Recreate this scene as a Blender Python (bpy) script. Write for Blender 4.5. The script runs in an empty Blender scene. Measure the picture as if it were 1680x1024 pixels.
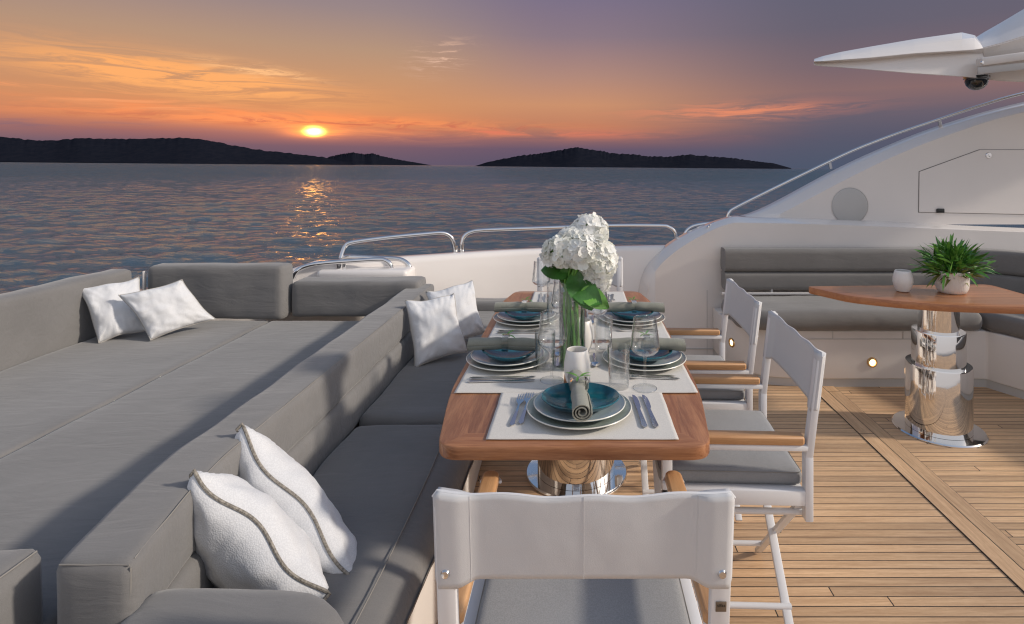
import bpy, bmesh, math, random
import numpy as np
from mathutils import Vector, Matrix, noise as mnoise
R = math.radians
scene = bpy.context.scene
col = scene.collection
random.seed(7)

# ------------------------------------------------------------------ camera
F, VX, VY, CZ = 950.0, 950.0, 270.0, 1.46
cam_d = bpy.data.cameras.new('camera')
cam = bpy.data.objects.new('camera', cam_d)
col.objects.link(cam)
cam_d.sensor_width = 36.0
cam_d.lens = 36.0 * F / 1680
cam_d.shift_x = (840 - VX) / 1680
cam_d.shift_y = (VY - 512) / 1680
cam_d.clip_start = 0.05
cam_d.clip_end = 60000
cam.location = (0, 0, CZ)
cam.rotation_euler = (R(90), 0, 0)
scene.camera = cam

# ------------------------------------------------------------------ sun
SUN_AZ, SUN_EL = 97.0, 27.0          # azimuth from +y towards +x
sd = bpy.data.lights.new('sun', 'SUN')
sd.energy = 3.0
sd.angle = R(4.0)
sd.color = (1.0, 0.9, 0.78)
sun = bpy.data.objects.new('sun', sd)
col.objects.link(sun)
sv = Vector((math.sin(R(SUN_AZ)) * math.cos(R(SUN_EL)), math.cos(R(SUN_AZ)) * math.cos(R(SUN_EL)), math.sin(R(SUN_EL))))
sun.rotation_euler = sv.to_track_quat('Z', 'Y').to_euler()

# ------------------------------------------------------------------ view
scene.render.engine = 'CYCLES'
scene.view_settings.view_transform = 'Standard'
scene.view_settings.look = 'None'
scene.view_settings.gamma = 1
scene.view_settings.exposure = 0.0
scene.cycles.transparent_max_bounces = 32
scene.cycles.max_bounces = 10
scene.cycles.sample_clamp_indirect = 10.0
scene.cycles.sample_clamp_direct = 0.0
scene.cycles.use_denoising = True
scene.cycles.pixel_filter_type = 'BLACKMAN_HARRIS'
scene.cycles.filter_width = 1.2


def lin(r, g, b):
    f = lambda c: (c / 255 / 12.92) if c / 255 <= 0.04045 else ((c / 255 + 0.055) / 1.055) ** 2.4
    return (f(r), f(g), f(b), 1.0)


class NT:
    """small node-tree writer"""
    def __init__(self, tree):
        self.t = tree
        tree.nodes.clear()

    def n(self, typ, ins=None, **props):
        nd = self.t.nodes.new(typ)
        for k, v in props.items():
            setattr(nd, k, v)
        for k, v in (ins or {}).items():
            s = nd.inputs[k]
            if hasattr(v, 'is_linked') or hasattr(v, 'links'):
                self.t.links.new(v, s)
            else:
                s.default_value = v
        return nd

    def m(self, op, a, b=None, c=None, clamp=False):
        nd = self.t.nodes.new('ShaderNodeMath')
        nd.operation = op
        nd.use_clamp = clamp
        for i, v in enumerate((a, b, c)):
            if v is None:
                continue
            if hasattr(v, 'links'):
                self.t.links.new(v, nd.inputs[i])
            else:
                nd.inputs[i].default_value = v
        return nd.outputs[0]

    def vm(self, op, a, b=None):
        nd = self.t.nodes.new('ShaderNodeVectorMath')
        nd.operation = op
        for i, v in enumerate((a, b)):
            if v is None:
                continue
            if hasattr(v, 'links'):
                self.t.links.new(v, nd.inputs[i])
            else:
                nd.inputs[i].default_value = v
        return nd.outputs['Value'] if op in ('DOT_PRODUCT', 'LENGTH') else nd.outputs[0]

    def mix(self, f, a, b, blend='MIX'):
        nd = self.t.nodes.new('ShaderNodeMix')
        nd.data_type = 'RGBA'
        nd.blend_type = blend
        for i, v in ((0, f), (6, a), (7, b)):
            if hasattr(v, 'links'):
                self.t.links.new(v, nd.inputs[i])
            else:
                nd.inputs[i].default_value = v
        return nd.outputs[2]

    def ss(self, v, lo, hi, a=0.0, b=1.0):
        nd = self.t.nodes.new('ShaderNodeMapRange')
        nd.interpolation_type = 'SMOOTHSTEP'
        self.t.links.new(v, nd.inputs[0])
        nd.inputs[1].default_value = lo
        nd.inputs[2].default_value = hi
        nd.inputs[3].default_value = a
        nd.inputs[4].default_value = b
        return nd.outputs[0]

    def ramp(self, f, stops, interp='LINEAR'):
        nd = self.t.nodes.new('ShaderNodeValToRGB')
        nd.color_ramp.interpolation = interp
        e = nd.color_ramp.elements
        while len(e) > 1:
            e.remove(e[-1])
        e[0].position = stops[0][0]
        e[0].color = stops[0][1]
        for p, c in stops[1:]:
            x = e.new(p)
            x.color = c
        self.t.links.new(f, nd.inputs[0])
        return nd.outputs[0]


# ------------------------------------------------------------------ world: dusk bands low down, day sky overhead
world = bpy.data.worlds.new('World')
scene.world = world
world.use_nodes = True
W = NT(world.node_tree)
tc = W.n('ShaderNodeTexCoord').outputs['Generated']
sep = W.n('ShaderNodeSeparateXYZ', {0: tc})
X, Y, Z = sep.outputs
az = W.m('ARCTAN2', X, Y)                                  # 0 ahead, + right
zt = W.m('ADD', Z, W.m('MULTIPLY', X, 0.0085))             # the boat heels half a degree
zz = W.m('DIVIDE', zt, 0.30, clamp=True)
# warm side (round the setting sun) and cool side (away from it)
warm = W.ramp(zz, [(0.0, lin(104, 88, 108)), (0.085, lin(118, 90, 106)), (0.14, lin(160, 100, 96)), (0.20, lin(216, 126, 74)), (0.30, lin(214, 140, 84)),
                   (0.45, lin(202, 146, 102)), (0.60, lin(184, 146, 118)), (0.80, lin(155, 134, 134)), (1.0, lin(134, 124, 142))])
cool = W.ramp(zz, [(0.0, lin(76, 86, 108)), (0.16, lin(88, 88, 108)), (0.28, lin(106, 96, 110)), (0.40, lin(138, 106, 106)),
                   (0.52, lin(122, 102, 110)), (0.72, lin(104, 98, 114)), (1.0, lin(96, 97, 118))])
mid = W.ramp(zz, [(0.0, lin(90, 82, 106)), (0.085, lin(104, 86, 108)), (0.15, lin(146, 100, 100)), (0.22, lin(194, 122, 86)), (0.34, lin(204, 140, 98)),
                  (0.50, lin(178, 134, 118)), (0.72, lin(140, 120, 132)), (1.0, lin(116, 108, 138))])
f1 = W.ss(az, R(-20), R(-1))
f2 = W.ss(az, R(-1), R(25))
f0 = W.ss(az, R(-75), R(-35), 0.65, 0.0)
skyc = W.mix(f1, warm, mid)
skyc = W.mix(f2, skyc, cool)
skyc = W.mix(f0, skyc, lin(148, 128, 122))
# cloud wisps
cvec = W.n('ShaderNodeCombineXYZ', {0: W.m('MULTIPLY', az, 3.0), 1: W.m('MULTIPLY', zt, 22.0), 2: 0.0}).outputs[0]
rot = W.n('ShaderNodeMapping', {0: cvec, 2: (0, 0, R(-9))}).outputs[0]
warp = W.n('ShaderNodeTexNoise', {'Vector': rot, 'Scale': 1.3, 'Detail': 4.0}).outputs['Color']
rv = W.vm('ADD', rot, W.vm('MULTIPLY', warp, (0.9, 0.9, 0.0)))
nz = W.n('ShaderNodeTexNoise', {'Vector': rv, 'Scale': 1.7, 'Detail': 9.0, 'Roughness': 0.62}).outputs['Fac']
nz2 = W.n('ShaderNodeTexNoise', {'Vector': rv, 'Scale': 5.5, 'Detail': 8.0, 'Roughness': 0.7}).outputs['Fac']

nz3 = W.n('ShaderNodeTexNoise', {'Vector': W.n('ShaderNodeMapping', {0: rv, 2: (0, 0, R(6)), 3: (0.7, 1.6, 1)}).outputs[0], 'Scale': 3.0, 'Detail': 10.0, 'Roughness': 0.68, 'Distortion': 0.6}).outputs['Fac']


def blob(a0, z0, sa, sz, tilt=0.0):
    da = W.m('SUBTRACT', az, R(a0))
    dz = W.m('SUBTRACT', W.m('SUBTRACT', zt, z0), W.m('MULTIPLY', da, tilt))
    q = W.m('ADD', W.m('POWER', W.m('ABSOLUTE', W.m('DIVIDE', da, R(sa))), 2.0), W.m('POWER', W.m('ABSOLUTE', W.m('DIVIDE', dz, sz)), 2.0))
    return W.m('POWER', 2.718, W.m('MULTIPLY', q, -1.0))


def cloudlayer(base, mask, lo, hi, color, amt, src):
    fac = W.m('MULTIPLY', W.m('MULTIPLY', W.ss(src, lo, hi), mask), amt, clamp=True)
    return W.mix(fac, base, color)


skyc = cloudlayer(skyc, blob(-34, 0.118, 9.5, 0.022, -0.07), 0.38, 0.58, lin(255, 168, 84), 1.7, nz3)
skyc = cloudlayer(skyc, blob(-29, 0.136, 4.0, 0.009, -0.10), 0.44, 0.60, lin(255, 186, 118), 1.2, nz2)
skyc = cloudlayer(skyc, blob(-13.5, 0.175, 2.2, 0.022, 0.25), 0.47, 0.64, lin(226, 180, 152), 1.2, nz2)
skyc = cloudlayer(skyc, blob(-28, 0.066, 22, 0.014, -0.02), 0.40, 0.62, lin(250, 138, 62), 1.3, nz)
skyc = cloudlayer(skyc, blob(-40, 0.085, 16, 0.010, -0.10), 0.44, 0.62, lin(246, 150, 84), 1.3, nz3)
skyc = cloudlayer(skyc, blob(-22, 0.062, 18, 0.008, 0.0), 0.46, 0.62, lin(190, 84, 66), 0.8, nz2)
skyc = cloudlayer(skyc, blob(-6, 0.054, 12, 0.006, -0.01), 0.44, 0.6, lin(226, 112, 78), 0.9, nz)
skyc = cloudlayer(skyc, blob(15, 0.090, 8, 0.013, 0.02), 0.38, 0.62, lin(226, 130, 90), 1.2, nz3)
skyc = cloudlayer(skyc, blob(-45, 0.045, 14, 0.012, 0.0), 0.42, 0.66, lin(128, 100, 116), 0.8, nz)
skyc = W.n('ShaderNodeHueSaturation', {'Saturation': 0.93, 'Value': 1.0, 'Color': skyc}).outputs[0]
# glow and disc of the setting sun
ga, gz = -24.6, 0.0485
skyc = W.mix(1.0, skyc, W.mix(blob(ga, gz + 0.006, 9.0, 0.026), (0, 0, 0, 1), (0.14, 0.035, 0.0, 1)), 'ADD')
skyc = W.mix(1.0, skyc, W.mix(W.m('MULTIPLY', blob(ga, gz, 2.0, 0.009), W.ss(nz2, 0.30, 0.6, 0.35, 1.0)), (0, 0, 0, 1), (1.5, 0.40, 0.01, 1)), 'ADD')
skyc = W.mix(1.0, skyc, W.mix(W.m('MULTIPLY', blob(ga, gz, 0.55, 0.0048), W.ss(nz3, 0.33, 0.6, 0.45, 1.0)), (0, 0, 0, 1), (44.0, 16.0, 2.4, 1)), 'ADD')
# overhead: the day sky
nish = W.n('ShaderNodeTexSky', sky_type='NISHITA', sun_disc=False, sun_elevation=R(SUN_EL), sun_rotation=R(SUN_AZ), air_density=1.0, dust_density=2.0)
nsk = W.mix(1.0, nish.outputs[0], (0.15, 0.15, 0.15, 1), 'MULTIPLY')
bh = W.ss(Y, 0.35, -0.35)                                   # unseen sky behind the camera, brightened as added fill light
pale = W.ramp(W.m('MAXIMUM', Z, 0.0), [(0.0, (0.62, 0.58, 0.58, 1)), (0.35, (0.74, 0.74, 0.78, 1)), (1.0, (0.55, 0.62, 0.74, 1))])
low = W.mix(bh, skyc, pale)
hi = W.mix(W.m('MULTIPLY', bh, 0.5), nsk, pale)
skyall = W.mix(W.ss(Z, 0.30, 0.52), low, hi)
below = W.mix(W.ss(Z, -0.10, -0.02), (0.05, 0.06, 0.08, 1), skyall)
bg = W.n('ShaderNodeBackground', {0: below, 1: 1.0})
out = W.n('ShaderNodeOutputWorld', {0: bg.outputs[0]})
try:
    world.cycles.sampling_method = 'MANUAL'
    world.cycles.sample_map_resolution = 2048
except Exception:
    pass


# ------------------------------------------------------------------ object helpers
def link(name, me, mat=None, parent=None, smooth=True):
    o = bpy.data.objects.new(name, me)
    col.objects.link(o)
    if mat is not None:
        for mm in (mat if isinstance(mat, (list, tuple)) else [mat]):
            me.materials.append(mm)
    if parent is not None:
        o.parent = parent
    if smooth:
        me.shade_smooth()
    return o


def mesh(name, v, f, mat=None, parent=None, smooth=True):
    me = bpy.data.meshes.new(name)
    me.from_pydata([tuple(p) for p in v], [], [tuple(q) for q in f])
    me.update()
    return link(name, me, mat, parent, smooth)


def bmobj(name, bm, mat=None, parent=None, smooth=False, angle=None):
    bmesh.ops.recalc_face_normals(bm, faces=bm.faces)
    me = bpy.data.meshes.new(name)
    bm.to_mesh(me)
    bm.free()
    o = link(name, me, mat, parent, smooth)
    if smooth and angle:
        for e in me.edges:
            pass
        me.set_sharp_from_angle(angle=R(angle))
    return o


def tag(o, label, cat, group=None, kind=None):
    if label:
        o['label'] = label
    if cat:
        o['category'] = cat
    if group:
        o['group'] = group
    if kind:
        o['kind'] = kind
    return o


def empty(name, loc, rz=0.0, label=None, cat=None, group=None):
    o = bpy.data.objects.new(name, None)
    o.empty_display_size = 0.05
    col.objects.link(o)
    o.location = loc
    o.rotation_euler = (0, 0, rz)
    return tag(o, label, cat, group)


def copy_tree(o, parent=None):
    c = o.copy()
    col.objects.link(c)
    c.parent = parent
    for ch in list(o.children):
        copy_tree(ch, c)
    return c


def placed(o, loc, rz=0.0, label=None, group=None):
    o.location = loc
    o.rotation_euler = (o.rotation_euler[0], o.rotation_euler[1], rz)
    if label:
        o['label'] = label
    if group:
        o['group'] = group
    return o


class MB:
    """collects simple solids into one mesh"""
    def __init__(self):
        self.bm = bmesh.new()

    def box(self, c, s, rot=None, bevel=0.0, seg=2):
        b = bmesh.new()
        bmesh.ops.create_cube(b, size=1.0)
        bmesh.ops.scale(b, vec=s, verts=b.verts)
        if bevel > 0:
            bmesh.ops.bevel(b, geom=b.edges[:], offset=bevel, segments=seg, profile=0.5, affect='EDGES')
        m = Matrix.Translation(c)
        if rot is not None:
            m = m @ rot.to_4x4()
        b.transform(m)
        return self._add(b)

    def bar(self, a, b_, w, h, bevel=0.0, up=(0, 0, 1)):
        a, b_ = Vector(a), Vector(b_)
        d = b_ - a
        zx = d.normalized()
        u = Vector(up)
        y = u.cross(zx).normalized()
        x = y.cross(zx).normalized()
        rot = Matrix((x, y, zx)).transposed()
        return self.box((a + b_) / 2, (h, w, d.length), rot, bevel)

    def tube(self, pts, r, n=10, caps=True, closed=False):
        pts = [Vector(p) for p in pts]
        b = bmesh.new()
        rings = []
        N = len(pts)
        prev = None
        for i, p in enumerate(pts):
            if closed:
                t = (pts[(i + 1) % N] - pts[i - 1]).normalized()
            else:
                t = (pts[min(i + 1, N - 1)] - pts[max(i - 1, 0)]).normalized()
            if prev is None:
                a = Vector((0, 0, 1)) if abs(t.z) < 0.9 else Vector((1, 0, 0))
                u = t.cross(a).normalized()
            else:
                u = (prev - t * prev.dot(t)).normalized()
            prev = u
            w = t.cross(u)
            rr = r[i] if isinstance(r, (list, tuple)) else r
            rings.append([b.verts.new(p + (u * math.cos(2 * math.pi * k / n) + w * math.sin(2 * math.pi * k / n)) * rr) for k in range(n)])
        for i in range(N if closed else N - 1):
            A, B = rings[i], rings[(i + 1) % N]
            for k in range(n):
                b.faces.new((A[k], A[(k + 1) % n], B[(k + 1) % n], B[k]))
        if caps and not closed:
            b.faces.new(rings[0][::-1])
            b.faces.new(rings[-1])
        return self._add(b)

    def lathe(self, prof, n=40, c=(0, 0, 0), sx=1.0, sy=1.0, ribs=0, rib=0.0):
        b = bmesh.new()
        rings = []
        for (r, z) in prof:
            if r < 1e-6:
                rings.append([b.verts.new((c[0], c[1], c[2] + z))])
            else:
                row = []
                for k in range(n):
                    a = 2 * math.pi * k / n
                    rr = r * (1 + rib * (abs(math.sin(a * ribs / 2)) - 0.5)) if ribs else r
                    row.append(b.verts.new((c[0] + rr * sx * math.cos(a), c[1] + rr * sy * math.sin(a), c[2] + z)))
                rings.append(row)
        for A, B in zip(rings, rings[1:]):
            for k in range(n):
                k2 = (k + 1) % n
                if len(A) == 1 and len(B) == 1:
                    continue
                if len(A) == 1:
                    b.faces.new((A[0], B[k2], B[k]))
                elif len(B) == 1:
                    b.faces.new((A[k], A[k2], B[0]))
                else:
                    b.faces.new((A[k], A[k2], B[k2], B[k]))
        return self._add(b)

    def prism(self, poly, z0, z1, bevel=0.0, seg=3, vert_bevel=False):
        b = bmesh.new()
        lo = [b.verts.new((x, y, z0)) for x, y in poly]
        hi = [b.verts.new((x, y, z1)) for x, y in poly]
        N = len(poly)
        b.faces.new(lo[::-1])
        b.faces.new(hi)
        for i in range(N):
            b.faces.new((lo[i], lo[(i + 1) % N], hi[(i + 1) % N], hi[i]))
        bmesh.ops.recalc_face_normals(b, faces=b.faces)
        if bevel > 0:
            es = [e for e in b.edges if vert_bevel or abs(e.verts[0].co.z - e.verts[1].co.z) < 1e-6]
            bmesh.ops.bevel(b, geom=es, offset=bevel, segments=seg, profile=0.5, affect='EDGES')
        return self._add(b)

    def _add(self, b):
        bmesh.ops.recalc_face_normals(b, faces=b.faces)
        me = bpy.data.meshes.new('tmp')
        b.to_mesh(me)
        b.free()
        self.bm.from_mesh(me)
        bpy.data.meshes.remove(me)
        return self

    def build(self, name, mat, parent=None, smooth=True, angle=40):
        me = bpy.data.meshes.new(name)
        self.bm.to_mesh(me)
        self.bm.free()
        o = link(name, me, mat, parent, smooth)
        if smooth:
            me.set_sharp_from_angle(angle=R(angle))
        return o


def nval(p, s, seed=0.0):
    return mnoise.fractal(Vector((p[0] * s + seed, p[1] * s + seed * 1.7, p[2] * s - seed)), 1.0, 2.1, 4)


def warped_box(name, size, r, mat, parent=None, res=0.03, shape=None, wr=0.0, seed=0.0, puff=0.0, wrs=4.0, loc=None, rot=None):
    """upholstery block: rounded box on a dense grid, softly puffed and creased; size in metres, centred"""
    hx, hy, hz = [s / 2 for s in size]
    bm = bmesh.new()
    bmesh.ops.create_cube(bm, size=2.0)
    nx, ny, nz_ = [max(2, min(90, int(s / res))) for s in size]
    verts = {}
    bm.free()
    V, Fc = [], []

    def key(i, j, k):
        q = (i, j, k)
        if q not in verts:
            verts[q] = len(V)
            p = Vector(((i / nx * 2 - 1), (j / ny * 2 - 1), (k / nz_ * 2 - 1)))

            def sp(t, h):      # concentrate samples at rounded rims
                return math.sin(t * math.pi / 2) * 0.25 * h + t * 0.75 * h
            P = Vector((sp(p.x, hx), sp(p.y, hy), sp(p.z, hz)))
            if puff:
                a = (1 - p.x ** 2) * (1 - p.y ** 2)
                P.z += puff * a ** 0.5 * p.z if p.z > 0 else 0
            rr = min(r, hx * .98, hy * .98, hz * .98)
            C_ = Vector((max(-hx + rr, min(hx - rr, P.x)), max(-hy + rr, min(hy - rr, P.y)), max(-hz + rr, min(max(hz, P.z) - rr, P.z))))
            d = P - C_
            if d.length > 1e-9 and (abs(p.x) > .999 or abs(p.y) > .999 or abs(p.z) > .999):
                nrm = d.normalized()
                P = C_ + nrm * rr
            else:
                nrm = p.normalized()
            if wr:
                a = nval(P, wrs, seed)
                P += nrm * wr * a
            V.append(P)
        return verts[q]
    for (A, B, Cn, ax) in ((nx, ny, nz_, 2), (ny, nz_, nx, 0), (nz_, nx, ny, 1)):
        for s in (0, Cn):
            for i in range(A):
                for j in range(B):
                    q = []
                    for (a, b) in ((i, j), (i + 1, j), (i + 1, j + 1), (i, j + 1)):
                        t = [0, 0, 0]
                        if ax == 2:
                            t = (a, b, s)
                        elif ax == 0:
                            t = (s, a, b)
                        else:
                            t = (b, s, a)
                        q.append(key(*t))
                    Fc.append(q if s else q[::-1])
    if shape:
        V = [Vector(shape(p)) for p in V]
    o = mesh(name, V, Fc, mat, parent)
    if loc:
        o.location = loc
    if rot:
        o.rotation_euler = rot
    return o


def catmull(pts, n=8):
    pts = [Vector(p) for p in pts]
    P = [pts[0] * 2 - pts[1]] + pts + [pts[-1] * 2 - pts[-2]]
    o = []
    for i in range(1, len(P) - 2):
        for k in range(n):
            t = k / n
            a, b, c, d = P[i - 1:i + 3]
            o.append(0.5 * ((2 * b) + (c - a) * t + (2 * a - 5 * b + 4 * c - d) * t * t + (3 * b - a - 3 * c + d) * t ** 3))
    o.append(pts[-1])
    return o


def px(x, y, D):
    """point seen at photo pixel x,y lying D metres ahead"""
    return Vector(((x - VX) * D / F, D, CZ - (y - VY) * D / F))

# ------------------------------------------------------------------ materials
MATS = {}


def material(name):
    m = bpy.data.materials.new(name)
    m.use_nodes = True
    return m, NT(m.node_tree)


def finish(N, bs, bump=None):
    o = N.n('ShaderNodeOutputMaterial')
    N.t.links.new(bs, o.inputs[0])


def pbr(name, color, rough=0.5, metal=0.0, bumpscale=0, bumpamt=0.0, var=0.0, varscale=3.0, coat=0.0, sheen=0.0, spec=0.5, stretch=(1, 1, 1), sss=0.0):
    m, N = material(name)
    tcn = N.n('ShaderNodeTexCoord').outputs['Object']
    c = color if len(color) == 4 else (*color, 1)
    v = N.n('ShaderNodeMapping', {0: tcn, 3: stretch}).outputs[0]
    src = c
    if var:
        nn = N.n('ShaderNodeTexNoise', {'Vector': v, 'Scale': varscale, 'Detail': 5.0}).outputs['Fac']
        src = N.mix(N.ss(nn, 0.3, 0.7), tuple(x * (1 - var) for x in c[:3]) + (1,), tuple(min(1, x * (1 + var)) for x in c[:3]) + (1,))
    ins = {'Base Color': src, 'Roughness': rough, 'Metallic': metal, 'Coat Weight': coat, 'Sheen Weight': sheen, 'Specular IOR Level': spec}
    b = N.n('ShaderNodeBsdfPrincipled', ins)
    if sss:
        b.inputs['Subsurface Weight'].default_value = sss
        b.inputs['Subsurface Radius'].default_value = (0.02, 0.015, 0.01)
    if bumpamt:
        nn = N.n('ShaderNodeTexNoise', {'Vector': v, 'Scale': float(bumpscale), 'Detail': 6.0}).outputs['Fac']
        bp = N.n('ShaderNodeBump', {'Height': nn, 'Strength': 1.0, 'Distance': bumpamt})
        N.t.links.new(bp.outputs[0], b.inputs['Normal'])
    finish(N, b.outputs[0])
    return m


def upholstery(name, color, weave=900.0, crease=0.0048, rough=0.88, soil=0.10):
    m, N = material(name)
    tcn = N.n('ShaderNodeTexCoord').outputs['Object']
    big = N.n('ShaderNodeTexNoise', {'Vector': tcn, 'Scale': 2.2, 'Detail': 6.0, 'Roughness': 0.6}).outputs['Fac']
    fine = N.n('ShaderNodeTexNoise', {'Vector': tcn, 'Scale': weave, 'Detail': 2.0}).outputs['Fac']
    c = N.mix(N.ss(big, 0.35, 0.68), tuple(x * (1 - soil) for x in color) + (1,), tuple(x * (1 + soil) for x in color) + (1,))
    c = N.mix(0.22, c, N.mix(N.ss(fine, 0.3, 0.7), tuple(x * .55 for x in color) + (1,), tuple(x * 1.5 for x in color) + (1,)))
    mp = N.n('ShaderNodeMapping', {0: tcn, 3: (1.0, 3.2, 3.2)}).outputs[0]
    cr = N.n('ShaderNodeTexNoise', {'Vector': mp, 'Scale': 4.4, 'Detail': 5.0, 'Roughness': 0.5, 'Distortion': 1.2}).outputs['Fac']
    h = N.m('ADD', N.m('MULTIPLY', cr, crease), N.m('MULTIPLY', fine, 0.00025))
    bp = N.n('ShaderNodeBump', {'Height': h, 'Strength': 1.0, 'Distance': 1.0})
    b = N.n('ShaderNodeBsdfPrincipled', {'Base Color': c, 'Roughness': rough, 'Sheen Weight': 0.25, 'Normal': bp.outputs[0], 'Specular IOR Level': 0.25})
    finish(N, b.outputs[0])
    return m


GREY = upholstery('grey_canvas', (0.178, 0.172, 0.168))
GREYB = upholstery('bench_canvas', (0.185, 0.175, 0.166), crease=0.003)
SEATG = upholstery('seat_tweed', (0.27, 0.27, 0.272), weave=420.0, crease=0.0015, soil=0.06)
STITCH = pbr('pale_stitching', (0.24, 0.225, 0.205), 0.8)
DSEAM = pbr('dark_seam', (0.05, 0.048, 0.045), 0.9)
ROPE = pbr('taupe_cord', (0.26, 0.235, 0.20), 0.9, bumpscale=300, bumpamt=0.002, var=0.35, varscale=160)


def pillow_mat():
    m, N = material('pillow_weave')
    tcn = N.n('ShaderNodeTexCoord').outputs['Object']
    vor = N.n('ShaderNodeTexVoronoi', {'Vector': tcn, 'Scale': 280.0}).outputs['Distance']
    big = N.n('ShaderNodeTexNoise', {'Vector': tcn, 'Scale': 7.0, 'Detail': 5.0, 'Distortion': 0.6}).outputs['Fac']
    h = N.m('ADD', N.m('MULTIPLY', vor, -0.0005), N.m('MULTIPLY', big, 0.0022))
    bp = N.n('ShaderNodeBump', {'Height': h, 'Strength': 1.0, 'Distance': 1.0})
    c = N.mix(N.ss(vor, 0.2, 0.75), (0.69, 0.695, 0.71, 1), (0.62, 0.625, 0.64, 1))
    b = N.n('ShaderNodeBsdfPrincipled', {'Base Color': c, 'Roughness': 0.9, 'Normal': bp.outputs[0], 'Sheen Weight': 0.2, 'Specular IOR Level': 0.2})
    finish(N, b.outputs[0])
    return m


PILLOW = pillow_mat()
GEL = pbr('white_gelcoat', (0.78, 0.735, 0.70), 0.20, coat=0.6, bumpscale=1.2, bumpamt=0.006, var=0.03, varscale=1.0)
GELM = pbr('satin_gelcoat', (0.72, 0.68, 0.645), 0.4, var=0.04, varscale=1.5)
GELG = pbr('grey_gelcoat', (0.50, 0.49, 0.475), 0.4, var=0.03)
CHROME = pbr('polished_steel', (0.78, 0.77, 0.76), 0.045, 1.0, bumpscale=6, bumpamt=0.0006)
STEEL = pbr('cutlery_steel', (0.66, 0.66, 0.67), 0.13, 1.0)
BRASS = pbr('brass', (0.72, 0.48, 0.22), 0.2, 1.0)
BLACK = pbr('black_plastic', (0.02, 0.02, 0.02), 0.35)
DGLASS = pbr('smoked_dome', (0.012, 0.012, 0.012), 0.05, coat=1.0)
ALU = pbr('white_powder_coat', (0.72, 0.72, 0.73), 0.35, var=0.02)
MATL = upholstery('linen_mat', (0.60, 0.57, 0.53), weave=700, crease=0.0012, soil=0.04)
NAPK = upholstery('sage_linen', (0.245, 0.245, 0.205), weave=800, crease=0.003, soil=0.08)
CERW = pbr('white_ceramic', (0.78, 0.75, 0.71), 0.35, sss=0.15, bumpscale=40, bumpamt=0.0003)
CHARG = pbr('grey_green_glaze', (0.34, 0.38, 0.33), 0.3, coat=0.5, var=0.18, varscale=25)
DISH = pbr('pale_blue_glaze', (0.42, 0.51, 0.55), 0.2, coat=0.2, var=0.08, varscale=9)
RIMW = pbr('cream_rim', (0.72, 0.69, 0.62), 0.3)
TEAL = pbr('teal_glaze', (0.009, 0.095, 0.128), 0.12, coat=0.25, spec=0.4, var=0.45, varscale=18, bumpscale=60, bumpamt=0.0006)
SOIL = pbr('soil', (0.03, 0.02, 0.012), 0.95)
LEAFD = pbr('dark_leaf', (0.045, 0.150, 0.025), 0.38, var=0.35, varscale=14, bumpscale=60, bumpamt=0.001)
LEAFB = pbr('bright_leaf', (0.12, 0.30, 0.045), 0.4, var=0.35, varscale=12)
LEAFO = pbr('olive_leaf', (0.16, 0.17, 0.04), 0.5, var=0.3, varscale=12)
STEMM = pbr('green_stem', (0.11, 0.31, 0.035), 0.35, var=0.4, varscale=20, stretch=(3, 3, .4))


def petal_mat():
    m, N = material('white_petal')
    tcn = N.n('ShaderNodeTexCoord').outputs['Object']
    nn = N.n('ShaderNodeTexNoise', {'Vector': tcn, 'Scale': 14.0, 'Detail': 3.0}).outputs['Fac']
    c = N.mix(N.ss(nn, 0.35, 0.7), (0.94, 0.94, 0.92, 1), (0.90, 0.90, 0.82, 1))
    d = N.n('ShaderNodeBsdfDiffuse', {0: c})
    t = N.n('ShaderNodeBsdfTranslucent', {0: c})
    s = N.n('ShaderNodeMixShader', {0: 0.32, 1: d.outputs[0], 2: t.outputs[0]})
    finish(N, s.outputs[0])
    return m


PETAL = petal_mat()


def fabric_translucent():
    m, N = material('white_batyline')
    tcn = N.n('ShaderNodeTexCoord').outputs['Object']
    fine = N.n('ShaderNodeTexNoise', {'Vector': tcn, 'Scale': 700.0, 'Detail': 2.0}).outputs['Fac']
    big = N.n('ShaderNodeTexNoise', {'Vector': tcn, 'Scale': 5.0, 'Detail': 3.0}).outputs['Fac']
    bp = N.n('ShaderNodeBump', {'Height': N.m('ADD', N.m('MULTIPLY', fine, 0.0003), N.m('MULTIPLY', big, 0.006)), 'Strength': 1.0, 'Distance': 1.0})
    c = (0.66, 0.66, 0.67, 1)
    d = N.n('ShaderNodeBsdfDiffuse', {0: c, 2: bp.outputs[0]})
    t = N.n('ShaderNodeBsdfTranslucent', {0: c})
    s = N.n('ShaderNodeMixShader', {0: 0.12, 1: d.outputs[0], 2: t.outputs[0]})
    finish(N, s.outputs[0])
    return m


BATY = fabric_translucent()


def thin_glass(name, tint=(0.985, 0.99, 0.99), k=1.0, dk=1.0):
    m, N = material(name)
    lw = N.n('ShaderNodeLayerWeight', {0: 0.5}).outputs['Facing']
    f = N.m('ADD', N.m('MULTIPLY', N.m('POWER', lw, 2.0), 0.92 * k), 0.06, clamp=True)
    col_ = N.mix(N.m('POWER', lw, 2.6), (*tint, 1), (tint[0] * (1 - .52 * dk), tint[1] * (1 - .49 * dk), tint[2] * (1 - .46 * dk), 1))
    tr = N.n('ShaderNodeBsdfTransparent', {0: col_})
    gl = N.n('ShaderNodeBsdfGlossy', {0: (0.97, 0.97, 0.97, 1), 'Roughness': 0.015})
    s = N.n('ShaderNodeMixShader', {0: f, 1: tr.outputs[0], 2: gl.outputs[0]})
    finish(N, s.outputs[0])
    return m


GLASS = thin_glass('clear_glass')
VGLASS = thin_glass('vase_glass', (0.97, 0.98, 0.97), 0.5)
FGLASS = thin_glass('glass_foot', (0.99, 0.995, 0.995), 0.12, 0.0)


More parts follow.
